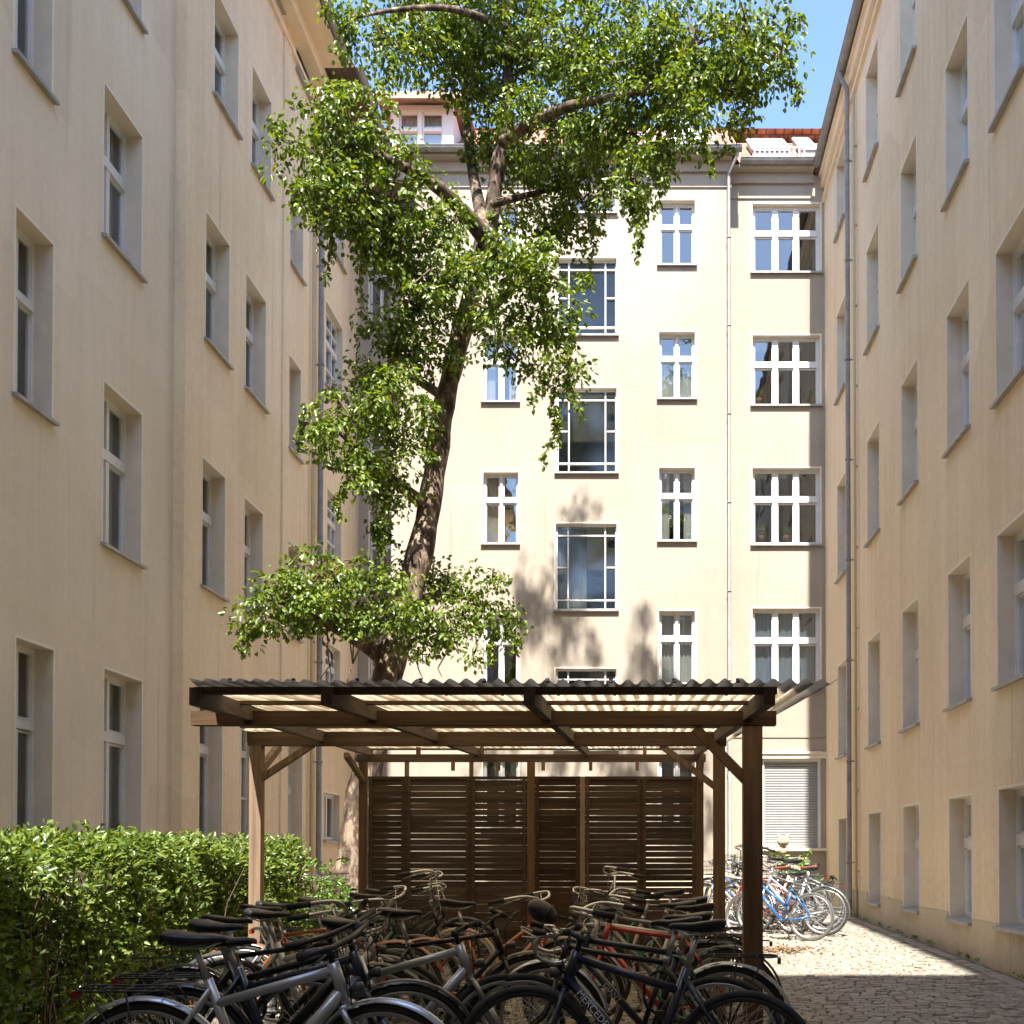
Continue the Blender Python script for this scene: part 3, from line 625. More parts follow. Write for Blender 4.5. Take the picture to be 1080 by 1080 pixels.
mb.box((dx0 - .3, YD - .37, z - .10), (dx1 + .3, YD - .34, z + .05)); mb.build('dormer_roof', mat('dormer_sheet', (.30, .22, .17), .7, var=.2, vscale=3), do)
mb = MB(); mb.box((dx0, YD - .12, dz0_ - .42), (dx1, YD - .002, dz0_ - .05)); mb.build('parapet', MATS['dormer_white'], do)
settle(bb)

# ---------------- front building added behind the camera: stepped heights shape the shade on the yard
fb = thing('apartment_building', 'cream front house added behind the viewpoint to shape the shade, seen only in panes', 'building', (0, -1, 0))
YF = -1.2
WFa = Wall((0, YF, 0), (1, 0, 0), (0, 1, 0))
for x in (1.6, 3.2, 5.0):
    for zb in (1.2, 4.7, 8.2, 11.7, 15.2): window(WFa, fb, x - .5, x + .5, zb, zb + 1.9, 'two', d=.1)
for x in (-5.2, -3.4, -1.6, .1):
    for zb in (1.2, 4.7, 8.2): window(WFa, fb, x - .5, x + .5, zb, zb + 1.9, 'two', d=.1)
HT, HL, XS = 20.0, 12.7, 0.95
mb = MB(); WFa.face(mb, XS, 6.5, -.05, HT); WFa.face(mb, -8, XS, -.05, HL)
mb.box((XS, YF - 9, -.05), (6.5, YF - .5, HT - .01)); mb.box((-8, YF - 9, -.05), (XS - .001, YF - .5, HL - .01)); mb.box((XS, YF - .5, HT - .3), (6.5, YF - .001, HT)); mb.box((-8, YF - .5, HL - .3), (XS - .001, YF - .001, HL)); mb.box((XS, YF - .5, HL), (XS + .2, YF - .001, HT - .31))
mb.build('wall', PL_S, fb)
settle(fb)

# ================================================================== BICYCLE SHELTER
sh = thing('bicycle_shelter', 'dark brown timber bike shelter with wavy translucent roof and slatted rear screen', 'bike shelter', (-1.2, 9, 0))
Z1, Z2, Z3 = 6.4, 9.1, 12.6
def roofz(y): return CAMZ + .83 + .0595 * (y - 5.2)
def bz(py, Y): return atY(675, py, Y).z
XP = .66; XQ = -3.2
mb = MB(); mb.box((.605, Z1 - .05, -.03), (.715, Z1 + .06, bz(766.5, Z1))); mb.build('post', WDZ, sh)
for x in (XP, XQ): mb = MB(); mb.box((x - .048, Z2 - .048, -.03), (x + .048, Z2 + .048, bz(787.5, Z2) if x > 0 else bz(780, Z2))); mb.build('post', WDZ, sh)
for x in (XQ, (560 - 675) * Z3 / F, .69): mb = MB(); mb.box((x - .043, Z3 - .043, 0), (x + .043, Z3 + .043, bz(804, Z3))); mb.build('post', WDZ, sh)
def beam(x0, x1, Y, yt, yb, t=.07, m=WDX):
    q = MB(); q.box((x0, Y - t, bz(yb, Y)), (x1, Y, bz(yt, Y))); return q.build('beam', m, sh)
beam(-2.62, .795, Z1 + .02, 751.5, 766.3, .08)
beam(-3.27, .72, Z2 + .03, 772.8, 787.3, .08)
beam(-3.27, .76, Z3 + .03, 796, 804, .07)
# rafters, running up towards the back
def rafter(xa, xb, ya=5.205, yb=12.75, h=.085, w=.055):
    q = MB(); za, zb = roofz(ya) - .022, roofz(yb) - .022
    q.add([(xa-w/2, ya, za-h), (xa+w/2, ya, za-h), (xa+w/2, ya, za), (xa-w/2, ya, za), (xb-w/2, yb, zb-h), (xb+w/2, yb, zb-h), (xb+w/2, yb, zb), (xb-w/2, yb, zb)],
          [(0,3,2,1),(4,5,6,7),(0,1,5,4),(1,2,6,5),(2,3,7,6),(3,0,4,7)]); q.build('rafter', WDY, sh)
for xa, xb in ((-2.13, -3.15), (-1.50, -1.9), (-.53, -.62), (.62, .66)): rafter(xa, xb)
def lx(y): return -2.15 - (y - 5.2) * .295 if y < 9.1 else -3.30
for y in (5.25, 6.05, 7.4, 8.3, 9.9, 11.2, 12.7):
    q = MB(); z = roofz(y) - .018; q.box((lx(y) + .02, y - .02, z - (.034 if y < 5.5 else .02)), (.66, y + .02, z)); q.build('purlin', WDX, sh)
# knee braces
def brace(p, q_, w=.05, h=.062): q = MB(); q.bar(p, q_, w, h, (0, 1, 0)); q.build('brace', WDZ, sh)
brace(atY(790, 826, Z1), atY(733, 768, Z1), .055, .075)
brace(atY(757, 832, Z2), atY(697, 786, Z2)); brace(atY(271, 824, Z2), atY(330, 785, Z2))
brace((XQ, Z2 + .03, bz(815, Z2)), (XQ, Z2 + .55, roofz(9.6) - .12)); brace((XQ + .01, Z3 - .03, bz(824, Z3)), (XQ, Z3 - .75, roofz(11.8) - .12)); brace((.69, Z3 - .03, bz(824, Z3)), (.69, Z3 - .55, roofz(12) - .12))
# studs above the screen
for x in (429, 497, 441, 508, 618, 680): q = MB(); X = (x - 675) * Z3 / F; q.box((X - .022, Z3 - .03, bz(822 if x in (429, 497) else 797, Z3)), (X + .022, Z3 + .02, bz(796 if x not in (429, 497) else 803, Z3) + (.1 if x not in (429, 497) else 0))); q.build('stud', WDZ, sh)
for x in (478, 526, 573, 623, 672, 722): q = MB(); X = (x - 675) * Z3 / F; q.box((X - .02, Z3 - .05, bz(813, Z3)), (X + .02, Z3 - .01, bz(803, Z3))); q.build('hanger', WDZ, sh)
# slatted screens
zt = bz(822, Z3)
def X3(px): return (px - 675) * Z3 / F
for (a, b, gap, solid) in ((388.5, 428.5, .005, .95), (428.6, 496.5, .004, .95), (496.6, 555.8, .009, .95), (564.3, 612, .006, .9), (617, 676.5, .011, .7), (676.6, 734.5, .011, .7)):
    q = MB(); z = zt; x0, x1 = X3(a), X3(b)
    q.bar((x0, Z3 - .01, zt + .015), (x1, Z3 - .01, zt + .015), .05, .035)
    while z > .06:
        g_ = gap * random.uniform(.15, 1.15) if z > solid else .001
        if random.random() < .30: g_ = .001
        h = .069 if z > solid else .10
        yy = Z3 - .012 + random.uniform(-.004, .004)
        tl = random.uniform(-.002, .002)
        q.add([(x0, yy, z-h+tl), (x1, yy, z-h-tl), (x1, yy+.018, z-h-tl), (x0, yy+.018, z-h+tl), (x0, yy, z-g_), (x1, yy, z-g_), (x1, yy+.018, z-g_), (x0, yy+.018, z-g_)], [(0,3,2,1),(4,5,6,7),(0,1,5,4),(1,2,6,5),(2,3,7,6),(3,0,4,7)]); z -= h
    for xx in (x0 + .03, x1 - .03): q.box((xx - .022, Z3 - .040, .05), (xx + .022, Z3 - .0165, zt))
    q.build('slat_panel', WSL, sh)
for px_ in (428.5, 496.5, 676.5):
    q = MB(); q.box((X3(px_ - 1.8), Z3 - .052, .05), (X3(px_ + 1.8), Z3 - .0405, zt)); q.build('batten', WSL, sh)
q = MB(); q.box((X3(612), Z3 - .04, .03), (X3(617), Z3 + .02, zt + .03)); q.build('batten', mat('pale_batten', (.22, .16, .10), .7, var=.2, vscale=6), sh)
# corrugated sheet
q = MB(); pit = .0765; per = 8; amp = .0125
ysr = [5.14, 5.6, 6.2, 7, 8, 9.1, 10.5, 12, 12.95]; X1 = .94
def strip(xl, x0, x1, yl, dz):
    n = int((x1 - x0) / pit * per); vs = []; fs = []
    for j, y in enumerate(yl):
        a = max(x0, xl(y))
        for i in range(n + 1):
            x = max(x0 + (x1 - x0) * i / n, a); vs.append((x, y, roofz(y) + dz + amp * math.sin(2 * math.pi * x / pit) + .003 * math.sin(x * 5 + y)))
    for j in range(len(yl) - 1):
        for i in range(n):
            if vs[j*(n+1)+i][0] == vs[j*(n+1)+i+1][0] and vs[(j+1)*(n+1)+i][0] == vs[(j+1)*(n+1)+i+1][0]: continue
            fs.append((j*(n+1)+i, j*(n+1)+i+1, (j+1)*(n+1)+i+1, (j+1)*(n+1)+i))
    q.add(vs, fs, True)
strip(lx, -3.3, X1, ysr, 0)
ro = q.build('roof_sheet', SHEET, sh)
q = MB()
for y in (5.24, 5.95, 7.2, 8.2, 9.9, 11.2):
    x = -3.2
    while x < .64:
        if x > lx(y) + .05: q.tube([(x, y, roofz(y) + .004), (x, y, roofz(y) + .024)], .010, 6)
        x += pit * 4
q.build('roof_screws', mat('rubber_black', (.02, .02, .021), .6), ro)
settle(sh)

# ================================================================== FOLIAGE
def leaf_mesh(name, C, D, Nn, L, Wd, matl, fold=0.25):
    """C centres, D long axes, Nn normals, L lengths, Wd widths -> folded pointed leaves (6 verts, 2 quads each)"""
    n = len(C); S = np.cross(D, Nn); S /= np.linalg.norm(S, axis=1, keepdims=True) + 1e-9; N2 = np.cross(S, D)
    Lc = L[:, None]; Wc = Wd[:, None]
    base = C - D * Lc * .5; tip = C + D * Lc * .5 - N2 * Lc * .12
    l1 = C - D * Lc * .12 + S * Wc * .5 + N2 * Wc * fold; r1 = C - D * Lc * .12 - S * Wc * .5 + N2 * Wc * fold
    l2 = C + D * Lc * .22 + S * Wc * .34 + N2 * Wc * fold * .5; r2 = C + D * Lc * .22 - S * Wc * .34 + N2 * Wc * fold * .5
    V = np.stack([base, l1, l2, tip, r2, r1], 1).reshape(-1, 3)
    o = np.arange(n)[:, None] * 6; Fq = np.concatenate([o + np.array([[0, 1, 2, 3]]), o + np.array([[0, 3, 4, 5]])], 1).reshape(-1)
    me = bpy.data.meshes.new(name); me.vertices.add(len(V)); me.vertices.foreach_set('co', V.astype(np.float32).ravel())
    me.loops.add(len(Fq)); me.loops.foreach_set('vertex_index', Fq.astype(np.int32))
    me.polygons.add(n * 2); me.polygons.foreach_set('loop_start', (np.arange(n * 2) * 4).astype(np.int32)); me.polygons.foreach_set('loop_total', np.full(n * 2, 4, np.int32))
    me.materials.append(matl); me.update(); me.validate(); return me
def unit(a): return a / (np.linalg.norm(a, axis=1, keepdims=True) + 1e-9)

def leaf_cloud(name, centres, radii, per, L0, W0, matl, droop=.5, parent=None, upn=.6):
    Cs = []; Ds = []
    for (c, r, k) in zip(centres, radii, per):
        p = rng.normal(0, 1, (k, 3)); p = unit(p) * (rng.random((k, 1)) ** .45); p = p * np.array(r)
        p[:, 2] -= (p[:, 0] ** 2 + p[:, 1] ** 2) * droop / max(r[0], .1) * .8
        Cs.append(p + np.array(c)); out = unit(p + rng.normal(0, .25, (k, 3)) * np.array(r)); out[:, 2] -= droop; Ds.append(out)
    C = np.concatenate(Cs); D = unit(np.concatenate(Ds) + rng.normal(0, .35, (len(C), 3)))
    Nn = rng.normal(0, .55, (len(C), 3)); Nn[:, 2] += upn; Nn[:, 1] -= .25; Nn = unit(Nn - D * (Nn * D).sum(1, keepdims=True))
    L = L0 * rng.uniform(.6, 1.25, len(C)); W = W0 * rng.uniform(.6, 1.25, len(C))
    return link(name, leaf_mesh(name, C, D, Nn, L, W, matl), parent)

# ---- courtyard tree
TY = 14.6
tr = thing('courtyard_tree', 'tall leaning tree with mottled bark and drooping green crown, behind the shelter screen', 'tree', (atY(372, 903, TY).x, TY, gz(TY)))
def tp(px, py, dy=0.0): v = atY(px, py, TY + dy); return v
trunk_pts = [(368, 945, .36), (371, 925, .29), (377, 880, .25), (386, 820, .235), (398, 760, .225), (412, 700, .22), (428, 640, .205), (446, 570, .19), (458, 500, .175), (466, 440, .165), (477, 390, .155), (488, 345, .15), (503, 290, .15), (513, 250, .16), (519, 225, .125), (524, 180, .105), (532, 130, .095), (536, 80, .085), (534, 20, .075), (540, -60, .065), (548, -130, .05), (560, -220, .04), (580, -330, .025), (590, -440, .012)]
def smooth(pts, rs, k=4):
    P = []; Q = []
    for i in range(len(pts) - 1):
        p0 = pts[max(i-1, 0)]; p1 = pts[i]; p2 = pts[i+1]; p3 = pts[min(i+2, len(pts)-1)]
        for j in range(k):
            t = j / k; P.append(.5 * ((2*p1) + (p2-p0)*t + (2*p0-5*p1+4*p2-p3)*t*t + (3*p1-p0-3*p2+p3)*t**3)); Q.append(rs[i] + (rs[i+1]-rs[i])*t)
    P.append(pts[-1]); Q.append(rs[-1]); return P, Q
mb = MB(); P, Q = smooth([tp(a, b, .25 * math.sin(b * .006)) for a, b, r in trunk_pts], [r for *_, r in trunk_pts])
Q = [q * .88 * (1 + .07 * math.sin(i * 1.9) + .05 * math.sin(i * .77)) for i, q in enumerate(Q)]
mb.tube(P, Q, 18)
for a in range(6):       # root flare
    th = a * 1.05 + .3; b = tp(368, 932); mb.tube([b + Vector((0, 0, .25)), b + Vector((math.cos(th) * .28, math.sin(th) * .28, .02)), b + Vector((math.cos(th) * .55, math.sin(th) * .55, -.16))], [.14, .09, .03], 9)
limbs = [[(412, 700, 0, .13), (385, 680, -.4, .10), (350, 660, -.8, .07), (310, 640, -1.1, .04), (270, 628, -1.3, .015)],
 [(430, 640, 0, .10), (465, 628, .5, .07), (500, 632, .8, .04), (535, 655, 1, .015)],
 [(452, 535, 0, .10), (425, 515, -.4, .075), (395, 490, -.8, .055), (365, 462, -1.1, .035), (340, 440, -1.3, .015)],
 [(488, 350, 0, .09), (510, 335, -.4, .07), (535, 310, -.7, .05), (570, 290, -.9, .03), (600, 300, -1, .012)],
 [(470, 420, 0, .07), (430, 395, .5, .05), (400, 385, .8, .02)],
 [(510, 248, 0, .13), (490, 225, -.3, .10), (465, 200, -.7, .085), (430, 178, -1.1, .065), (390, 160, -1.5, .045), (350, 150, -1.8, .02)],
 [(512, 246, 0, .11), (500, 190, .6, .08), (492, 130, 1.0, .065), (488, 60, 1.2, .05), (470, 0, 1.4, .035), (450, -80, 1.5, .02)],
 [(530, 150, 0, .085), (560, 130, -.4, .07), (600, 112, -.8, .06), (660, 100, -1.2, .045), (720, 85, -1.4, .03), (790, 70, -1.5, .012)],
 [(533, 60, 0, .07), (580, 20, .6, .05), (640, -20, 1.0, .04), (720, -40, 1.2, .02)],
 [(520, 215, 0, .06), (560, 205, .5, .04), (600, 195, .8, .02)],
 [(545, -100, 0, .05), (590, -180, .6, .03), (640, -250, .9, .012)], [(545, -130, 0, .05), (500, -200, -.5, .03), (460, -260, -.8, .012)],
 [(535, 30, 0, .06), (480, 10, -.9, .045), (420, 10, -1.3, .03), (370, 20, -1.5, .012)]]
limb_ends = []
for l in limbs:
    P, Q = smooth([tp(a, b, d) for a, b, d, r in l], [r for *_, r in l]); mb.tube(P, Q, 8)
    limb_ends.append(P)
mb.build('trunk', BARK, tr)
# crown lobes: px, py, depth offset, rx, rz(px), density
lobes = [(345, 175, -1.6, 50, 45, 1.0), (375, 145, -1.4, 45, 46, 1.0), (410, 215, -1.0, 55, 42, 1.0), (370, 225, -1.6, 38, 40, .8), (435, 285, -.6, 30, 48, .75), (410, 255, -.9, 30, 40, .75), (475, 235, -.6, 40, 40, .6),
 (430, 15, -.5, 50, 34, .9), (480, -5, .6, 50, 34, .9), (540, 0, .8, 50, 34, .9), (405, 45, -1.2, 42, 32, .6), (370, 25, -1.5, 28, 26, .55), (462, 55, 0, 42, 36, .9), (500, 40, .4, 60, 55, .9), (515, 120, .5, 42, 45, .8), (560, 60, 0, 60, 55, .9), (620, 50, -.5, 60, 50, 1.0), (590, 130, -.4, 55, 38, .9),
 (680, 80, -1.0, 60, 55, 1.1), (650, 140, -.8, 45, 40, .9), (730, 50, -1.2, 55, 45, 1.0), (730, 120, -1.4, 45, 38, .8), (790, 50, -1.4, 45, 42, .9), (822, 60, -1.5, 26, 40, .65), (700, 150, -1.3, 38, 26, .7), (765, 95, -1.3, 32, 36, .7),
 (560, 175, .6, 55, 36, .8), (600, 200, .7, 38, 50, 1.0), (622, 165, .4, 30, 40, .8), (585, 255, .6, 28, 38, .85), (665, 190, -1.2, 24, 34, .75), (540, 220, .3, 30, 30, .5),
 (520, 275, -1.0, 60, 24, 1.0), (470, 290, -.9, 45, 30, .8), (575, 300, -1.0, 42, 30, .95), (520, 330, -.6, 55, 34, .7), (575, 350, -.8, 38, 34, .85), (440, 325, -.5, 32, 22, .7), (590, 395, -.9, 24, 26, .6), (545, 380, -.5, 28, 16, .6),
 (415, 355, -.6, 46, 24, 1.0), (455, 365, -.5, 34, 28, .9), (400, 395, -.8, 40, 24, .9), (370, 440, -1.1, 42, 26, 1.0), (410, 440, -.8, 40, 34, .9), (345, 475, -1.3, 22, 22, .7), (375, 500, -1.1, 30, 28, .7), (420, 485, -.7, 32, 28, .7), (445, 450, -.4, 20, 36, .6), (415, 530, -.6, 34, 20, .6), (400, 552, -.7, 18, 16, .6),
 (300, 630, -1.2, 42, 26, 1.0), (345, 612, -1.0, 48, 28, 1.0), (395, 625, -.8, 44, 24, 1.0), (275, 655, -1.3, 26, 18, .7), (330, 655, -1.1, 44, 22, .9), (400, 655, -.9, 40, 22, .8), (455, 650, -.9, 42, 24, .9), (475, 615, .6, 36, 22, .8), (510, 640, .8, 32, 30, .9), (540, 655, .9, 14, 22, .5), (460, 685, -.7, 34, 16, .6), (500, 690, .2, 18, 16, .4), (430, 600, .2, 26, 14, .6), (520, 610, .6, 20, 14, .5)]
# the part of the crown above the frame
for i in range(30):
    lobes.append((rng.uniform(450, 790), rng.uniform(-400, -25), rng.uniform(-1.5, 1.5), 44, 44, .5))
for x, y, r in ((565, -480, 14), (548, -440, 22), (692, -510, 12), (688, -460, 20), (470, -400, 16), (732, -435, 14), (600, -450, 20), (710, -420, 22), (765, -370, 16), (780, -330, 18)): lobes.append((x, y, 0, r, 46, .45))
s = TY / F; cen = []; rad = []; per = []
mbt = MB()
for (px, py, dy, rx, rz, dn) in lobes:
    c = np.array(tp(px, py, dy)); RX, RZ = rx * s, rz * s; RY = (RX + RZ) * .5
    k = int(1.55 * max(dn, .3) ** 1.5 * (rx * rz) ** 1.0 / 75) + 2
    for _ in range(k):
        p = unit(rng.normal(0, 1, (1, 3)))[0] * (rng.random() ** .5 * 1.12) * np.array([RX, RY, RZ]); q = c + p
        rr = rng.uniform(.14, .30); cen.append(q); rad.append((rr, rr, rr * rng.uniform(.5, .9))); per.append(int(rng.uniform(22, 48)))
        if rng.random() < .45:
            e = Vector(q); m_ = Vector(c) * .5 + e * .5 + Vector((0, 0, .12)); mbt.tube([Vector(c), m_, e], [.014, .010, .004], 4, caps=False)
# hanging strands
def strand(px, py0, py1, dy, n=9):
    a, b = tp(px, py0, dy), tp(px + rng.uniform(-10, 10), py1, dy); pts = []
    for i in range(n + 1):
        t = i / n; p = a.lerp(b, t) + Vector((math.sin(t * 5 + px) * .05, math.cos(t * 4) * .05, 0)); pts.append(p)
        cen.append(np.array(p)); rad.append((.07, .07, .08)); per.append(int(9 * (1 - t * .55)) + 2)
    mbt.tube(pts, .005, 4, caps=False)
for q in ((672, 210, 275, -1.2), (680, 200, 262, -1.2), (664, 205, 245, -1.1), (588, 400, 470, -.9), (600, 390, 440, -.9), (572, 395, 430, -.9), (584, 430, 490, -.9), (335, 200, 262, -1.6), (315, 190, 225, -1.6), (345, 230, 300, -1.6), (318, 470, 430, -1.3),
          (440, 310, 345, -.6), (745, 140, 185, -1.4), (705, 160, 200, -1.3), (790, 90, 130, -1.4), (835, 80, 110, -1.5), (690, 170, 225, -1.2), (622, 230, 300, .5), (640, 180, 230, .4), (265, 660, 690, -1.3), (525, 670, 700, .8), (540, 670, 690, .8),
          (400, 560, 590, -.7), (360, 510, 548, -1.1), (605, 330, 400, -1), (385, 230, 330, -1.0), (400, 20, 70, -1.2), (410, 60, 120, -1.2)): strand(*q)
mbt.build('twigs', TWIG, tr)['kind'] = 'stuff'
keep = [i for i, c in enumerate(cen) if c[0] > XL2 + .3]
cr = leaf_cloud('crown', [cen[i] for i in keep], [rad[i] for i in keep], [per[i] for i in keep], .080, .054, LEAF_T, droop=.55, parent=tr)
print('tree leaves', len(cr.data.polygons) // 2)
# bare twigs under the low limb
for (a, b, c_, d_) in ((345, 660, 350, 715), (350, 690, 335, 720), (372, 700, 362, 665), (372, 700, 392, 672), (370, 705, 372, 745), (440, 690, 446, 716), (446, 700, 460, 690), (470, 690, 466, 714), (372, 700, 384, 655), (350, 690, 342, 668)):
    p, q = tp(a, b, -.9), tp(c_, d_, -.9); m_ = p.lerp(q, .5) + Vector((rng.uniform(-.1, .1), 0, rng.uniform(-.05, .1))); mb = MB(); mb.tube([p, m_, q], [.012, .009, .004], 5); mb.build('bare_twig', TWIG, tr)
settle(tr)

# ---- hedge
hd = thing('hedge', 'leafy green hedge at eye height along the left house wall, beside the bicycles', 'hedge', (-4.3, 9, 0))
cen = []; rad = []; per = []
HX = -3.62
n = 0
def htop(y): return 1.24 + .012 * min(y, 12) + .07 * math.sin(y * 1.7) + .05 * math.sin(y * 4.1 + 1) - .010 * max(0, y - 9)
for _ in range(1700):
    y = rng.uniform(5.0, 11.9); t = rng.random()
    if t < .62: x = HX - abs(rng.normal(0, .10)); z = rng.uniform(.04, 1) * htop(y)
    elif t < .9: x = rng.uniform(-4.9, HX); z = htop(y) - abs(rng.normal(0, .07))
    else: y = 11.9 - abs(rng.normal(0, .1)); x = rng.uniform(-4.8, HX); z = rng.uniform(.1, 1) * htop(y)
    bul = .09 * math.sin(y * 2.3 + z * 2) + .06 * math.sin(y * 5 + 2)
    r_ = rng.uniform(.11, .19); cen.append(np.array((x + bul * (t < .62), y, z + gz(y)))); rad.append((r_, r_, r_ * .8)); per.append(int(rng.uniform(20, 42) * (0.55 + .75 * z / 1.4)))
for _ in range(80):        # young shoots standing proud of the top
    y = rng.uniform(6, 12.2); x = rng.uniform(-4.5, HX)
    for k in range(3): cen.append(np.array((x + rng.normal(0, .02), y, htop(y) + .03 + k * .045))); rad.append((.05, .05, .03)); per.append(5)
hl = leaf_cloud('foliage', cen, rad, per, .062, .030, LEAF_H, droop=-.15, parent=hd, upn=.8)
print('hedge leaves', len(hl.data.polygons) // 2)
mb = MB()
for _ in range(420):
    y = rng.uniform(5.0, 12.25); x = rng.uniform(-4.5, HX - .02); p = Vector((x, y, gz(y))); t = [p]
    for k in range(4): p = p + Vector((rng.normal(0, .06), rng.normal(0, .06), .3)); t.append(p)
    mb.tube(t, [.010, .008, .007, .005, .003], 4, caps=False)
mb.build('stems', TWIG, hd)['kind'] = 'stuff'
mb = MB(); vs = []       # plain dark box inside the hedge so that the yard does not show through
mb.box((-4.6, 5.1, 0), (-4.2, 12.0, 1.0)); mb.build('dark_core', mat('hedge_core', (.03, .032, .018), .95, var=.4, vscale=20, bump=1, bscale=30), hd)
settle(hd)

def shrub(name, label, x, y, h, w, n, L0=.09, W0=.045, m=LEAF_P, cat='shrub', z0=None):
    z0 = gz(y) if z0 is None else z0
    t = thing(name, label, cat, (x, y, z0)); C = []; Rr = []; Pp = []; mb = MB()
    for _ in range(n):
        a = rng.uniform(0, 6.28); r = w * rng.random() ** .6; hh = h * rng.uniform(.35, 1.0)
        e = Vector((x + math.cos(a) * r, y + math.sin(a) * r, z0 + hh)); mb.tube([Vector((x, y, z0)), Vector((x, y, z0)).lerp(e, .5) + Vector((0, 0, h * .12)), e], [.007, .005, .002], 4, caps=False)
        for k in range(4): q = Vector((x, y, z0)).lerp(e, .45 + .18 * k); C.append(np.array(q)); Rr.append((w * .16, w * .16, w * .12)); Pp.append(7)
    mb.build('stems', TWIG, t); leaf_cloud('foliage', C, Rr, Pp, L0, W0, m, droop=.1, parent=t); settle(t)
shrub('garden_shrub', 'loose bright green shrub at the foot of the tree, left of the slatted screen', -3.55, 13.3, 1.0, .35, 26)
shrub('garden_shrub', 'arching pale green shoots growing at the far end of the hedge', -3.72, 12.55, 1.25, .4, 30, .09, .03)
shrub('corner_shrub', 'small leafy bush in the back corner behind the parked bicycles', 3.0, 21.8, 1.15, .5, 40, .11, .05)
shrub('corner_shrub', 'low spiky green plant beside the downpipe in the back corner', 3.45, 21.2, .75, .35, 24, .14, .03)

# plants standing inside the bay window sills
for (px, py, lb_) in ((800, 425, 'small green pot plant inside the left of the second highest wide window'), (857, 425, 'small green pot plant inside the right of the second highest wide window'), (803, 570, 'taller green pot plant inside the left of the third highest wide window'), (829, 570, 'short green pot plant inside the middle of the third highest wide window')):
    v = atY(px, py, YB2 + .27)
    t = thing('potted_plant', lb_, 'pot plant', tuple(v)); q = MB(); q.tube([v, v + Vector((0, 0, .1))], [.05, .07], 10); q.build('pot', mat('terracotta', (.35, .14, .07), .8), t)
    leaf_cloud('leaves', [np.array(v + Vector((0, 0, .2 + .07 * k))) for k in range(3 if 'tall' in lb_ else 2)], [(.10, .05, .1)] * 3, [22] * (3 if 'tall' in lb_ else 2), .07, .05, LEAF_P, parent=t); settle(t)

# ================================================================== BICYCLES
RUB = MATS['rubber_black']; TYRE = mat('tyre_rubber', (.028, .027, .026), .75, var=.3, vscale=12)
CREAMT = mat('cream_tyre', (.42, .34, .23), .75, var=.25, vscale=12)
ALU = mat('brushed_alloy', (.42, .42, .41), .38, metal=.9, var=.15, vscale=20); CHROME = mat('worn_chrome', (.62, .62, .60), .22, metal=1.0, var=.2, vscale=15)
SPK = mat('spoke_steel', (.45, .45, .45), .35, metal=.9); SAD = mat('saddle_vinyl', (.022, .022, .026), .38, var=.3, vscale=10, bump=.2, bscale=60)
SADB = mat('saddle_brown', (.25, .07, .03), .45, var=.3, vscale=10); BLK = mat('black_plastic', (.02, .02, .02), .45)
REDL = mat('red_reflector', (.25, .02, .015), .3, coat=.3); AMB = mat('amber_reflector', (.75, .16, .04), .25, coat=.5); LENS = mat('lamp_lens', (.7, .7, .72), .1, metal=.5)
STEELD = mat('chain_steel', (.12, .11, .10), .45, metal=.8, var=.3, vscale=30); LETTER = mat('white_lettering', (.8, .8, .8), .5)
def paint(name, c, metal=.25): return mat('paint_' + name, c, .28, metal=metal, var=.08, vscale=10, coat=.6)
CACHE = {}
RW = .345
def cached(key, fn):
    if key not in CACHE: CACHE[key] = fn()
    return CACHE[key]
def m_tyre(tm, r=RW, t=.019):
    def f():
        q = MB(); k = 56; q.tube([(math.cos(2*math.pi*i/k)*(r-t), 0, math.sin(2*math.pi*i/k)*(r-t)) for i in range(k)], t, 10, closed=True); return q.mesh('wheel', tm)
    return cached(('tyre', tm.name, r, t), f)
def m_rim(rm, r=RW):
    def f():
        q = MB(); k = 56
        for rr, w in ((r - .040, .008), (r - .048, .006)):
            for yy in (-.008, .008): q.tube([(math.cos(2*math.pi*i/k)*rr, yy, math.sin(2*math.pi*i/k)*rr) for i in range(k)], w, 6, closed=True)
        return q.mesh('rim', rm)
    return cached(('rim', rm.name, r), f)
def m_spokes(r=RW):
    def f():
        q = MB(); n = 28
        for i in range(n):
            a = 2*math.pi*i/n; sgn = 1 if i % 2 else -1; b = a + (.9 if (i // 2) % 2 else -.9)
            q.tube([(math.cos(b)*.022, .028*sgn, math.sin(b)*.022), (math.cos(a)*(r-.05), .002*sgn, math.sin(a)*(r-.05))], .0016, 4, caps=False)
        q.tube([(0, -.05, 0), (0, -.03, 0), (0, -.03, 0), (0, .03, 0), (0, .03, 0), (0, .05, 0)], [.006, .006, .024, .024, .006, .006], 12)
        q.tube([(0, -.024, 0), (0, .024, 0)], .016, 12)
        return q.mesh('spokes', SPK)
    return cached(('spokes', r), f)
def m_fender(fm, a0, a1, r=RW):
    def f():
        q = MB(); n = 22; rr = r + .022; vs = []; w = .026
        for i in range(n + 1):
            a = a0 + (a1 - a0) * i / n
            for (yy, dr) in ((-w, -.014), (-w*.7, -.003), (0, .003), (w*.7, -.003), (w, -.014)): vs.append((math.cos(a)*(rr+dr), yy, math.sin(a)*(rr+dr)))
        fs = [(i*5+j, i*5+j+1, (i+1)*5+j+1, (i+1)*5+j) for i in range(n) for j in range(4)]
        q.add(vs, fs, True)
        for s in (-1, 1):
            a = a0 + .25; q.tube([(0, .05*s, 0), (math.cos(a)*(rr-.01), w*s, math.sin(a)*(rr-.01))], .0025, 5)
        return q.mesh('fender', fm)
    return cached(('fender', fm.name, a0, a1), f)
BB = Vector((.44, 0, .285)); HB = Vector((.845, 0, .70)); HTP = Vector((.800, 0, .845)); HUBF = Vector((1.03, 0, RW)); HUBR = Vector((0, 0, RW))
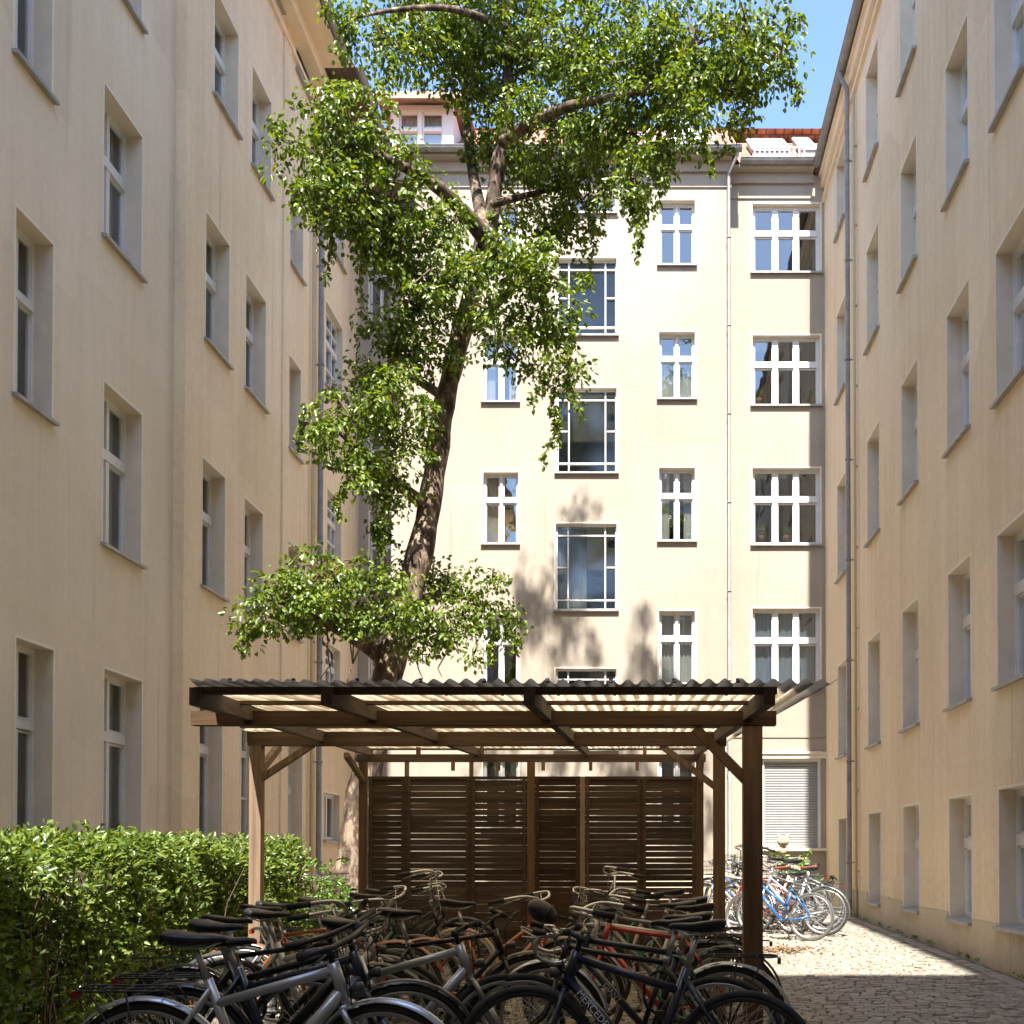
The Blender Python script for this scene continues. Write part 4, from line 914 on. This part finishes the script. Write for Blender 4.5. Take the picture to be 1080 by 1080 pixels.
def m_frame(kind, pm, rt):
    def f():
        q = MB(); ST = Vector((.270, 0, .785)); r = rt
        if kind == 'step': ST = Vector((.285, 0, .74))
        q.tube([BB, ST], r, 10); q.tube([HB + (HTP - HB) * -.02, HTP + (HTP-HB)*.06], r * 1.25, 12)
        q.tube([BB + Vector((0, -.036, 0)), BB + Vector((0, .036, 0))], r * 1.35, 12)
        hd_, hu = HB + (HTP-HB)*.2, HB + (HTP-HB)*.85
        if kind == 'diamond': q.tube([ST - Vector((-.012, 0, .035)), hu], r * .95, 10); q.tube([BB, hd_], r * 1.15, 10)
        elif kind == 'slope': q.tube([Vector((.305, 0, .68)), hu], r * 1.0, 10); q.tube([BB, hd_], r * 1.35, 10)
        elif kind == 'step':
            q.tube([BB, hd_], r * 1.2, 10); q.tube([Vector((.372, 0, .485)), hu], r, 10)
        elif kind == 'dutch':
            P, Q = smooth([BB, Vector((.56, 0, .34)), Vector((.72, 0, .50)), hd_], [r]*4); q.tube(P, Q, 10)
            P, Q = smooth([Vector((.375, 0, .47)), Vector((.55, 0, .50)), Vector((.70, 0, .64)), hu], [r*.8]*4); q.tube(P, Q, 10)
        for s in (-1, 1):
            q.tube([BB + Vector((-.02, .03*s, 0)), Vector((.22, .055*s, .30)), Vector((0, .062*s, RW))], r * .55, 8)
            q.tube([Vector((ST.x+.012, .018*s, ST.z - .04)), Vector((.17, .045*s, .58)), Vector((0, .062*s, RW))], r * .5, 8)
        q.tube([Vector((.17, -.045, .58)), Vector((.17, .045, .58))], r*.45, 6)
        return q.mesh('frame', pm)
    return cached(('frame', kind, pm.name, rt), f)
def m_fork(pm, sus):
    def f():
        q = MB(); ax = (HB - HTP).normalized()
        cr_ = HB + ax * .035
        q.tube([HB, cr_], .02, 10); q.tube([cr_ + Vector((0, -.055, 0)), cr_ + Vector((0, .055, 0))], .016, 8)
        for s in (-1, 1):
            a = cr_ + Vector((0, .052*s, 0)); e = HUBF + Vector((0, .052*s, 0))
            if sus: mid = a.lerp(e, .42); q.tube([a, mid], .014, 8); q.tube([mid, e], .020, 10)
            else: q.tube([a, a + ax * .2, e + Vector((-.03, 0, .06)), e], [.013, .012, .009, .008], 8)
        if sus: c = cr_ + ax*.15; q.tube([c + Vector((.02, -.05, 0)), c + Vector((.045, 0, .02)), c + Vector((.02, .05, 0))], .012, 8)
        return q.mesh('fork', pm)
    return cached(('fork', pm.name, sus), f)
def m_bar(kind):
    def f():
        q = MB(); up = HTP + (HTP-HB).normalized() * .07
        if kind == 'flat':
            c = up + Vector((.07, 0, .035)); q.tube([HTP, up, c], .014, 8)
            q.tube([c + Vector((-.03, -.30, .01)), c + Vector((0, -.10, 0)), c + Vector((0, .10, 0)), c + Vector((-.03, .30, .01))], .0125, 8)
            ends = [(c + Vector((-.03, .19*s, .006)), c + Vector((-.035, .31*s, .01))) for s in (-1, 1)]
        elif kind in ('city', 'dutch'):
            h = .05 if kind == 'city' else .20
            c = up + Vector((.03, 0, h)); q.tube([HTP, up, c + Vector((-.03, 0, 0)), c], .012, 8)
            for s in (-1, 1):
                P, Q = smooth([c, c + Vector((.05, .10*s, .03)), c + Vector((.0, .24*s, .06)), c + Vector((-.10, .29*s, .05)), c + Vector((-.25, .30*s, .02))], [.0115]*5); q.tube(P, Q, 8)
            ends = [(c + Vector((-.14, .292*s, .042)), c + Vector((-.26, .30*s, .018))) for s in (-1, 1)]
        else:
            c = up + Vector((.09, 0, .0)); q.tube([HTP, up, c], .013, 8)
            for s in (-1, 1):
                P, Q = smooth([c, c + Vector((0, .19*s, 0)), c + Vector((.09, .21*s, -.01)), c + Vector((.10, .21*s, -.10)), c + Vector((.02, .215*s, -.14)), c + Vector((-.05, .22*s, -.13))], [.012]*6); q.tube(P, Q, 8)
            ends = [(c + Vector((.05, .205*s, -.0)), c + Vector((.12, .21*s, .02))) for s in (-1, 1)]
        for (a, b) in ends:     # brake levers
            d = Vector((.045, 0, -.015)); q.tube([a + Vector((.0, 0, 0)), a + d, b + d * 1.2 + Vector((0, 0, -.01))], .005, 6)
            q.tube([a + d, a + d + Vector((.08, -a.y * .6, .03)), Vector((HB.x + .02, 0, HB.z + .16)), Vector((HB.x + .03, 0, HB.z - .03))], .003, 5)
        q.tube([up + Vector((0, 0, -.02)), up + Vector((0, 0, .012))], .021, 10)
        me = q.mesh('handlebar', CHROME if kind != 'flat' else BLK)
        return me, ends
    return cached(('bar', kind), f)
def m_grip(ends, kind, i):
    def f(): q = MB(); q.tube(list(ends[i]), .0175, 10); return q.mesh('grip', RUB)
    return cached(('grip', kind, i), f)
def m_saddle(sm, wide=1.0, dz=0.0):
    def f():
        q = MB(); prof = [(-.128, .030, .010, .012), (-.118, .062, .014, .040), (-.075, .074, .012, .050), (-.02, .056, .002, .040), (.04, .030, -.006, .028), (.09, .021, -.006, .020), (.125, .016, -.010, .015), (.137, .007, -.018, .008)]
        vs = []; fs = []; k = 12
        for (x, w, z, dp) in prof:
            for j in range(k):
                a = 2*math.pi*j/k; yy = math.cos(a)*w*wide; zz = math.sin(a); zz = zz*.014 if zz > 0 else zz*dp
                vs.append((x + .22, yy, z + zz + .965 + dz))
        for i in range(len(prof)-1):
            for j in range(k): fs.append((i*k+j, i*k+(j+1) % k, (i+1)*k+(j+1) % k, (i+1)*k+j))
        fs.append(tuple(range(k))); fs.append(tuple((len(prof)-1)*k + j for j in range(k-1, -1, -1))); q.add(vs, fs, True)
        return q.mesh('saddle', sm)
    return cached(('saddle', sm.name, wide, dz), f)
def m_post(dz):
    def f():
        q = MB(); q.tube([(.272, 0, .77), (.225, 0, .915 + dz)], .0135, 10)
        for s in (-1, 1): q.tube([(.13, .025*s, .935+dz), (.18, .022*s, .918+dz), (.27, .020*s, .918+dz), (.34, .008*s, .945+dz)], .004, 5)
        q.tube([(.28, 0, .745), (.271, 0, .785)], .019, 10); return q.mesh('seat_post', ALU)
    return cached(('post', dz), f)
def m_rack():
    def f():
        q = MB(); z = .745
        for s in (-1, 1):
            q.tube([(.17, .02*s, .70), (.12, .055*s, z), (-.24, .06*s, z), (-.27, .03*s, z), (-.27, 0, z)], .005, 6)
            q.tube([(-.20, .06*s, z), (0, .068*s, RW)], .0045, 6); q.tube([(-.05, .06*s, z), (0, .068*s, RW)], .0045, 6)
        q.tube([(.12, 0, z), (-.27, 0, z)], .004, 6)
        for x in (.08, -.06, -.16): q.tube([(x, -.057, z), (x, .057, z)], .004, 6)
        return q.mesh('luggage_rack', BLK)
    return cached('rack', f)
def m_crank():
    def f():
        q = MB(); k = 30; c = BB + Vector((0, -.055, 0))
        for r, t in ((.088, .005), (.06, .003)): q.tube([c + Vector((math.cos(2*math.pi*i/k)*r, 0, math.sin(2*math.pi*i/k)*r)) for i in range(k)], t, 5, closed=True)
        for i in range(5): a = i*1.2566; q.tube([c, c + Vector((math.cos(a)*.085, 0, math.sin(a)*.085))], .006, 5)
        q.tube([BB + Vector((0, -.075, 0)), BB + Vector((0, .075, 0))], .012, 8)
        q.tube([BB + Vector((0, -.078, 0)), BB + Vector((.12, -.085, -.12))], .009, 6); q.tube([BB + Vector((0, .078, 0)), BB + Vector((-.12, .085, .12))], .009, 6)
        return q.mesh('crank', ALU)
    return cached('crank', f)
def m_pedal(s):
    def f():
        q = MB(); c = BB + (Vector((.12, -.085, -.12)) if s < 0 else Vector((-.12, .085, .12))); q.box(c + Vector((-.045, .012 if s > 0 else -.09, -.012)), c + Vector((.045, .09 if s > 0 else -.012, .012))); return q.mesh('pedal', BLK)
    return cached(('pedal', s), f)
def m_chain(guard):
    def f():
        q = MB()
        q.tube([(0, -.055, RW+.03), BB + Vector((0, -.055, .088)), BB + Vector((.088, -.055, 0)), BB + Vector((0, -.055, -.088)), (0, -.055, RW-.03), (-.03, -.055, RW)], .0045, 5, closed=True)
        q.tube([(0, -.05, RW), (0, -.062, RW)], .04, 16)
        if guard: q.add([(-.02, -.068, RW+.045), (.38, -.068, BB.z+.115), (.50, -.068, BB.z+.10), (.55, -.068, BB.z+.01), (.50, -.068, BB.z-.02), (.3, -.068, BB.z+.05), (-.02, -.068, RW+.0)], [(0,1,2,3,4,5,6)])
        q.tube([(.36, .03, .28), (.28, .10, .02)], .007, 6)
        return q.mesh('chain', STEELD if not guard else BLK)
    return cached(('chain', guard), f)
def m_light(kind):
    def f():
        q = MB()
        if kind == 'head': c = HB + Vector((.07, 0, .05)); q.tube([c + Vector((-.04, 0, -.01)), c + Vector((-.01, 0, 0)), c + Vector((.010, 0, 0)), c + Vector((.012, 0, 0))], [.012, .025, .027, .001], 14); q.tube([HB, c], .005, 5); return q.mesh('headlight', BLK if False else mat('lamp_body', (.05, .05, .055), .3, coat=.4))
        q.box((-.292, -.028, .705), (-.272, .028, .74)); return q.mesh('tail_light', REDL)
    return cached(('light', kind), f)

def m_basket():
    def f():
        q = MB(); x0, x1, z0, z1, w = .87, 1.13, .80, 1.02, .17
        for zz, k in ((z0, .82), (z0 + .07, .88), (z0 + .14, .94), (z1, 1.0)):
            cx = (x0 + x1) / 2; hx = (x1 - x0) / 2 * k; hy = w * k; q.tube([(cx-hx, -hy, zz), (cx+hx, -hy, zz), (cx+hx, hy, zz), (cx-hx, hy, zz)], .004, 5, closed=True)
        cx = (x0 + x1) / 2
        for i in range(9):
            t = -1 + 2 * i / 8
            for s in (-1, 1):
                q.tube([(cx + t*.107, s*w*.82, z0), (cx + t*.13, s*w, z1)], .002, 4); q.tube([(cx + s*.107, t*w*.82, z0), (cx + s*.13, t*w, z1)], .002, 4)
            q.tube([(cx + t*.107, -w*.82, z0), (cx + t*.107, w*.82, z0)], .002, 4)
        return q.mesh('basket', BLK)
    return cached('basket', f)
def m_lock(i):
    def f():
        q = MB(); c = Vector((.30, .03, .60)); n_ = 22; rr = .085 if i else .11
        q.tube([c + Vector((math.cos(a / n_ * 6.283) * rr, .02 * math.sin(a), math.sin(a / n_ * 6.283) * rr * 1.3)) for a in range(n_)], .009, 7, closed=True); q.box(c + Vector((-.02, -.02, -rr*1.3 - .03)), c + Vector((.02, .02, -rr*1.3 + .02)))
        return q.mesh('cable_lock', RUB if i else paint('lock_green', (.05, .25, .12)))
    return cached(('lock', i), f)
def text_mesh(txt, size, name='lettering'):
    cu = bpy.data.curves.new('t', 'FONT'); cu.body = txt; cu.size = size; cu.align_x = 'CENTER'; cu.align_y = 'CENTER'; cu.extrude = .0006
    o = bpy.data.objects.new('t', cu); COL.objects.link(o); dg = bpy.context.evaluated_depsgraph_get(); me = bpy.data.meshes.new_from_object(o.evaluated_get(dg)); bpy.data.objects.remove(o); me.name = name
    me.materials.clear(); me.materials.append(LETTER); return me

def bicycle(label, rear, head, lean=0.0, steer=0.0, kind='diamond', pm=None, rt=.017, bar='flat', fend=None, rack=False, tyre=TYRE, rim=ALU, sad=SAD, sadw=1.0, dz=0.0, sus=False, lights=True, guard=False, group='bicycles crammed into the shelter', scale=1.0, fork=None, detail=True, text=None, amber=False, ground=None, basket=False, lock=None):
    """rear = ground point under the rear hub, head = heading in degrees (0 = +X)"""
    x, y = rear; z = gz(y) if ground is None else ground
    t = thing('bicycle', label, 'bicycle', (x, y, z), group)
    t.rotation_euler = (R(lean), 0, R(head)); t.rotation_mode = 'XYZ'; t.scale = (scale,) * 3
    def ch(name, me, par=t, M=None):
        o = link(name, me, par)
        if M is not None: o.matrix_local = M
        return o
    ax = (HTP - HB).normalized(); SM = Matrix.Translation(HB) @ Matrix.Rotation(R(steer), 4, ax) @ Matrix.Translation(-HB)
    ch('frame', m_frame(kind, pm, rt)); fk = ch('fork', m_fork(fork or pm, sus), M=SM)
    for nm, hub, M0 in (('wheel', HUBR, Matrix.Identity(4)), ('wheel', HUBF, SM)):
        M = M0 @ Matrix.Translation(hub) @ Matrix.Rotation(random.uniform(0, 6), 4, 'Y')
        w_ = ch(nm, m_tyre(tyre), M=M); ch('rim', m_rim(rim), w_); ch('spokes', m_spokes(), w_)
        if amber and hub is HUBF: q = cached('ambr', lambda: (lambda q: (q.box((.20, -.006, .10), (.26, .006, .125)), q.mesh('reflector', AMB))[1])(MB())); ch('reflector', q, w_)
    me, ends = m_bar(bar); hb_ = ch('handlebar', me, M=SM)
    for i in (0, 1): ch('grip', m_grip(ends, bar, i), hb_)
    so = ch('saddle', m_saddle(sad, sadw, dz)); ch('seat_post', m_post(dz))
    ck = ch('crank', m_crank()); ch('pedal', m_pedal(-1), ck); ch('pedal', m_pedal(1), ck); ch('chain', m_chain(guard))
    if fend:
        ch('fender', m_fender(fend, R(5), R(190)), M=Matrix.Translation(HUBR) @ Matrix.Rotation(0, 4, 'Y') @ Matrix.Scale(-1, 4, (1, 0, 0)) @ Matrix.Rotation(R(20), 4, 'Y'))
        ch('fender', m_fender(fend, R(20), R(165)), M=SM @ Matrix.Translation(HUBF) @ Matrix.Rotation(R(0), 4, 'Y'))
    if rack: ch('luggage_rack', m_rack())
    if basket: ch('basket', m_basket(), M=SM)
    if lock is None: lock = random.random() < .45
    if lock: ch('cable_lock', m_lock(int(random.random() < .7)))
    if lights: ch('headlight', m_light('head'), M=SM); ch('tail_light', m_light('tail')) if rack else None
    if text:
        hd_ = HB + (HTP-HB)*.2; d = hd_ - BB; a = math.atan2(d.z, d.x)
        for s in (-1, 1):
            tm = text_mesh(text, rt * 2.3)
            M = Matrix.Translation(BB.lerp(hd_, .55) + Vector((0, s * (rt * 1.38 + .001), 0))) @ Matrix.Rotation(-a, 4, 'Y') @ Matrix.Rotation(R(90), 4, 'X')
            if s > 0: M = M @ Matrix.Rotation(R(180), 4, 'Y')
            ch('lettering', tm, M=M)
    return t

SILV = paint('silver', (.50, .53, .57), .6); NAVY = paint('navy', (.018, .035, .07)); BLACKP = paint('black', (.015, .015, .017)); ORNG = paint('rust_orange', (.34, .09, .025)); WHITEP = paint('white', (.62, .61, .57), .1)
GREY = paint('grey', (.20, .20, .21), .5); BLUE = paint('sky_blue', (.035, .15, .40), .2); DKBL = paint('midnight', (.02, .028, .05), .4); RED = paint('red', (.42, .05, .03)); GREENP = paint('green', (.04, .12, .07)); STEELF = mat('steel_fender', (.50, .55, .62), .25, metal=.85)
BRNF = paint('brown_fender', (.28, .09, .035)); CREAMP = paint('cream', (.55, .48, .36), .1); BEIGE = paint('beige', (.45, .36, .26), .2)
# left row, noses towards the middle
bicycle('silver light blue bicycle in front at left with black saddle and red tail light', (-2.10, 4.70), 1, 6, -12, 'slope', SILV, .021, 'flat', STEELF, True, sus=True, amber=True, rim=ALU)
bicycle('dark navy bicycle tucked just behind the silver one at left with a low black saddle', (-2.16, 5.15), 6, 4, 8, 'slope', NAVY, .019, 'flat', BLACKP, True, sus=True, dz=-.05)
bicycle('black city bicycle behind the navy one at left, saddle close to the hedge', (-2.50, 5.95), 4, -5, 14, 'diamond', BLACKP, .016, 'city', BLACKP, True, dz=-.01, lights=False)
bicycle('dirty white suspension bicycle in the left row with bright silver fork legs', (-2.45, 6.6), 2, 5, -20, 'slope', WHITEP, .021, 'flat', None, False, sus=True, fork=ALU)
bicycle('rust orange racing bicycle with drop bars and brown mudguards, middle of the left row', (-2.75, 7.6), 4, 3, 10, 'diamond', ORNG, .016, 'drop', BRNF, False)
bicycle('black step through bicycle with cream tyres and tall chrome bars before the screen', (-2.58, 9.3), 5, -4, -6, 'dutch', BLACKP, .017, 'dutch', None, True, tyre=CREAMT, guard=True, fork=BLACKP, lights=False)
bicycle('black city bicycle deepest in the left row, half hidden against the slatted screen', (-2.75, 10.6), 3, 3, 4, 'step', BLACKP, .016, 'city', BLACKP, True, lights=False)
# right row, noses towards the middle
bicycle('dark bicycle frontmost in the right row with white lettering on its down tube', (.47, 4.95), 168, 4, 10, 'slope', DKBL, .021, 'flat', None, False, sus=False, text='MERCEDES-BENZ', rim=BLK, dz=.02)
bicycle('navy touring bicycle with shiny silver mudguards beside the front post of the shelter', (.50, 6.15), 172, -3, -8, 'diamond', NAVY, .019, 'city', STEELF, True, text='GIANT')
bicycle('red and blue trekking bicycle third in the right row with black mudguards', (.58, 7.2), 174, 5, 14, 'diamond', RED, .017, 'flat', BLACKP, True)
bicycle('grey diamond frame bicycle fourth in the right row below the slatted screen', (.62, 8.5), 176, -4, 0, 'diamond', GREY, .017, 'city', BLACKP, True, basket=True)
bicycle('black bicycle with tall upright chrome bars deepest in the right row', (.52, 10.4), 174, 4, -10, 'step', BLACKP, .016, 'dutch', BLACKP, True)
bicycle('brown city bicycle with bare steel rims wedged in the middle of the right row', (.30, 9.4), 178, 6, 22, 'step', BEIGE, .016, 'city', None, False)
bicycle('grey mountain bicycle squeezed between the white and the orange ones in the left row', (-2.70, 7.05), 7, -6, 24, 'slope', GREY, .020, 'flat', None, False, sus=True)
bicycle('dark green city bicycle with swept bars, far half of the left row', (-2.72, 8.5), -3, 5, -16, 'diamond', GREENP, .016, 'city', BLACKP, True, basket=True)
bicycle('black mountain bicycle wedged in the left row, its wide flat bars over the silver frame', (-2.32, 5.55), -2, 7, -26, 'slope', BLACKP, .020, 'flat', None, False, sus=True)
bicycle('black racing bicycle with drop bars second in the right row', (.40, 5.55), 170, 3, 18, 'diamond', BLACKP, .015, 'drop', None, False)
bicycle('white framed trekking bicycle near the middle of the right row', (.50, 7.8), 171, -5, -16, 'diamond', WHITEP, .016, 'flat', BLACKP, True)
bicycle('pale silver suspension bicycle pushed farthest into the middle gap between both rows', (-1.72, 5.75), -4, 6, 30, 'slope', SILV, .021, 'flat', None, False, sus=True, fork=ALU)
bicycle('worn brown city bicycle standing in the middle gap before the slatted screen', (-1.55, 7.9), 8, -5, -24, 'step', ORNG, .016, 'city', BRNF, False)
bicycle('matt black trekking bicycle in the middle gap, nose towards the right row', (-1.70, 6.75), 3, 4, 12, 'diamond', BLACKP, .017, 'flat', BLACKP, False)
# sunlit group outside
OUT = 'bicycles standing in the sun outside the shelter'
bicycle('sky blue bicycle with black saddle standing nearest on the sunlit cobbles', (2.42, 15.5), 154, 5, -18, 'step', BLUE, .021, 'city', None, False, group=OUT, rim=ALU, tyre=mat('grey_tyre', (.09, .085, .08), .8))
specs = [('silver bicycle with dark bars directly behind the blue one', 2.75, 16.3, 158, 'step', SILV, 'city', ALU), ('pale grey mountain bicycle with a rusty brown saddle in the sunlit row', 2.85, 17.0, 160, 'slope', GREY, 'flat', None),
 ('cream city bicycle with tall handlebars in the sunlit row', 2.70, 17.7, 156, 'dutch', CREAMP, 'dutch', ALU), ('red framed bicycle half hidden in the sunlit row', 2.35, 16.6, 150, 'diamond', RED, 'flat', None),
 ('black bicycle with chrome mudguards farther back in the sunlit row', 2.80, 18.5, 158, 'diamond', BLACKP, 'city', CHROME), ('dark green bicycle near the roller shutter', 2.65, 19.3, 162, 'step', GREENP, 'dutch', None),
 ('beige bicycle leaning at the left end of the sunlit row by the shelter post', 2.05, 17.4, 156, 'diamond', BEIGE, 'city', ALU), ('light blue city bicycle at the left end of the sunlit row', 2.15, 18.4, 160, 'step', BLUE, 'city', None), ('silver bicycle standing closest to the rear wall in the sunlit row', 2.35, 20.2, 164, 'slope', SILV, 'flat', None), ('black bicycle with a thin tyre parked against the back corner', 3.05, 18.0, 140, 'diamond', BLACKP, 'flat', None)]
for i, (l, x, y, h, k, pm, br, fe) in enumerate(specs): bicycle(l, (x, y), h, random.uniform(-7, 7), random.uniform(-25, 25), k, pm, .018, br, fe, i % 2 == 0, group=OUT, sad=SADB if i in (1, 3, 6) else SAD, scale=1.13 if i in (2, 4, 5) else 1.05, basket=i in (2, 5, 7))
# by the tree
bicycle('black bicycle with silver front rim parked beyond the hedge next to the tree trunk', (-4.55, 14.0), -35, 6, 12, 'dutch', BLACKP, .018, 'city', ALU, True, group='bicycles parked by the tree', basket=True)
bicycle('dark bicycle showing only its handlebar above the hedge end, by the left wall', (-5.0, 15.0), -62, -4, 4, 'diamond', GREY, .018, 'flat', None, False, group='bicycles parked by the tree', ground=gz(15) )

# soft beige toy riding on a handlebar, black cover
pt = atY(826, 887, 18.3)
t = thing('plush_toy', 'fluffy beige soft toy perched above the handlebars in front of the roller shutter', 'soft toy', tuple(pt))
FUZ = mat('beige_plush', (.62, .48, .32), .95, var=.2, vscale=30, bump=1, bscale=120)
q = MB(); q.ell(pt, (.10, .085, .095), 14, 10); q.ell(pt + Vector((-.005, .02, -.15)), (.075, .07, .09), 12, 8); q.ell(pt + Vector((0, -.08, -.02)), (.04, .03, .035), 10, 8); q.build('body', FUZ, t)
for s in (-1, 1): q = MB(); q.ell(pt + Vector((.075 * s, 0, .08)), (.035, .02, .035), 10, 8); q.build('ear', FUZ, t)
q = MB()
for s in (-1, 1): q.ell(pt + Vector((.035 * s, -.082, .025)), (.01, .008, .01), 8, 6)
q.ell(pt + Vector((0, -.11, -.01)), (.012, .008, .009), 8, 6); q.build('eyes', BLK, t); settle(t)
pt = atY(572, 962, 6.5)
t = thing('saddle_cover', 'rounded black bag strapped on the bars left of the right hand bicycle row', 'handlebar bag', tuple(pt))
t.name = 'handlebar_bag'
q = MB(); Rm = Matrix.Rotation(R(35), 3, 'Y'); q.ell((0, 0, 0), (.10, .07, .065), 16, 10, T=lambda p: Rm @ p + pt); q.build('bag', SAD, t)
q = MB(); q.tube([pt + Rm @ Vector((.03, math.cos(a / 12 * 6.283) * .072, math.sin(a / 12 * 6.283) * .067)) for a in range(12)], .006, 5, closed=True); q.tube([pt + Vector((.08, 0, -.02)), pt + Vector((.17, .02, -.05))], .008, 6); q.build('strap', RUB, t); settle(t)
# drain cover / leaf litter on the cobbles
q = MB(); c = atY(833, 995, 14.6)
wc = []; wr = []; wp = []
for _ in range(60):
    if rng.random() < .6: x, y = XR - .03 - abs(rng.normal(0, .03)), rng.uniform(8, 22)
    else: x, y = rng.uniform(1.5, 3.9), YB - abs(rng.normal(0, .05))
    wc.append(np.array((x, y, gz(y) + .03))); wr.append((.05, .05, .03)); wp.append(int(rng.uniform(6, 16)))
wd = leaf_cloud('weeds', wc, wr, wp, .05, .012, LEAF_P, droop=-.6); wd['kind'] = 'stuff'; tag(wd, 'small green weeds growing in the joint along the foot of the walls', 'weeds')
n = 260; C = np.stack([rng.normal(1.75, .28, n), rng.normal(14.2, .22, n), np.zeros(n)], 1); C[:, 2] = [gz(v) + .012 + abs(rng.normal(0, .006)) for v in C[:, 1]]
D = unit(np.stack([rng.normal(0, 1, n), rng.normal(0, 1, n), rng.normal(0, .15, n)], 1)); Nn = unit(np.stack([rng.normal(0, .3, n), rng.normal(0, .3, n), np.ones(n)], 1))
lt = link('leaf_litter', leaf_mesh('leaf_litter', C, D, Nn, .07 * rng.uniform(.5, 1.2, n), .04 * rng.uniform(.5, 1.2, n), mat('dry_leaves', (.20, .13, .06), .9, island=.4))); lt['kind'] = 'stuff'; tag(lt, 'dry brown leaves swept together on the sunlit cobbles', 'leaf litter')
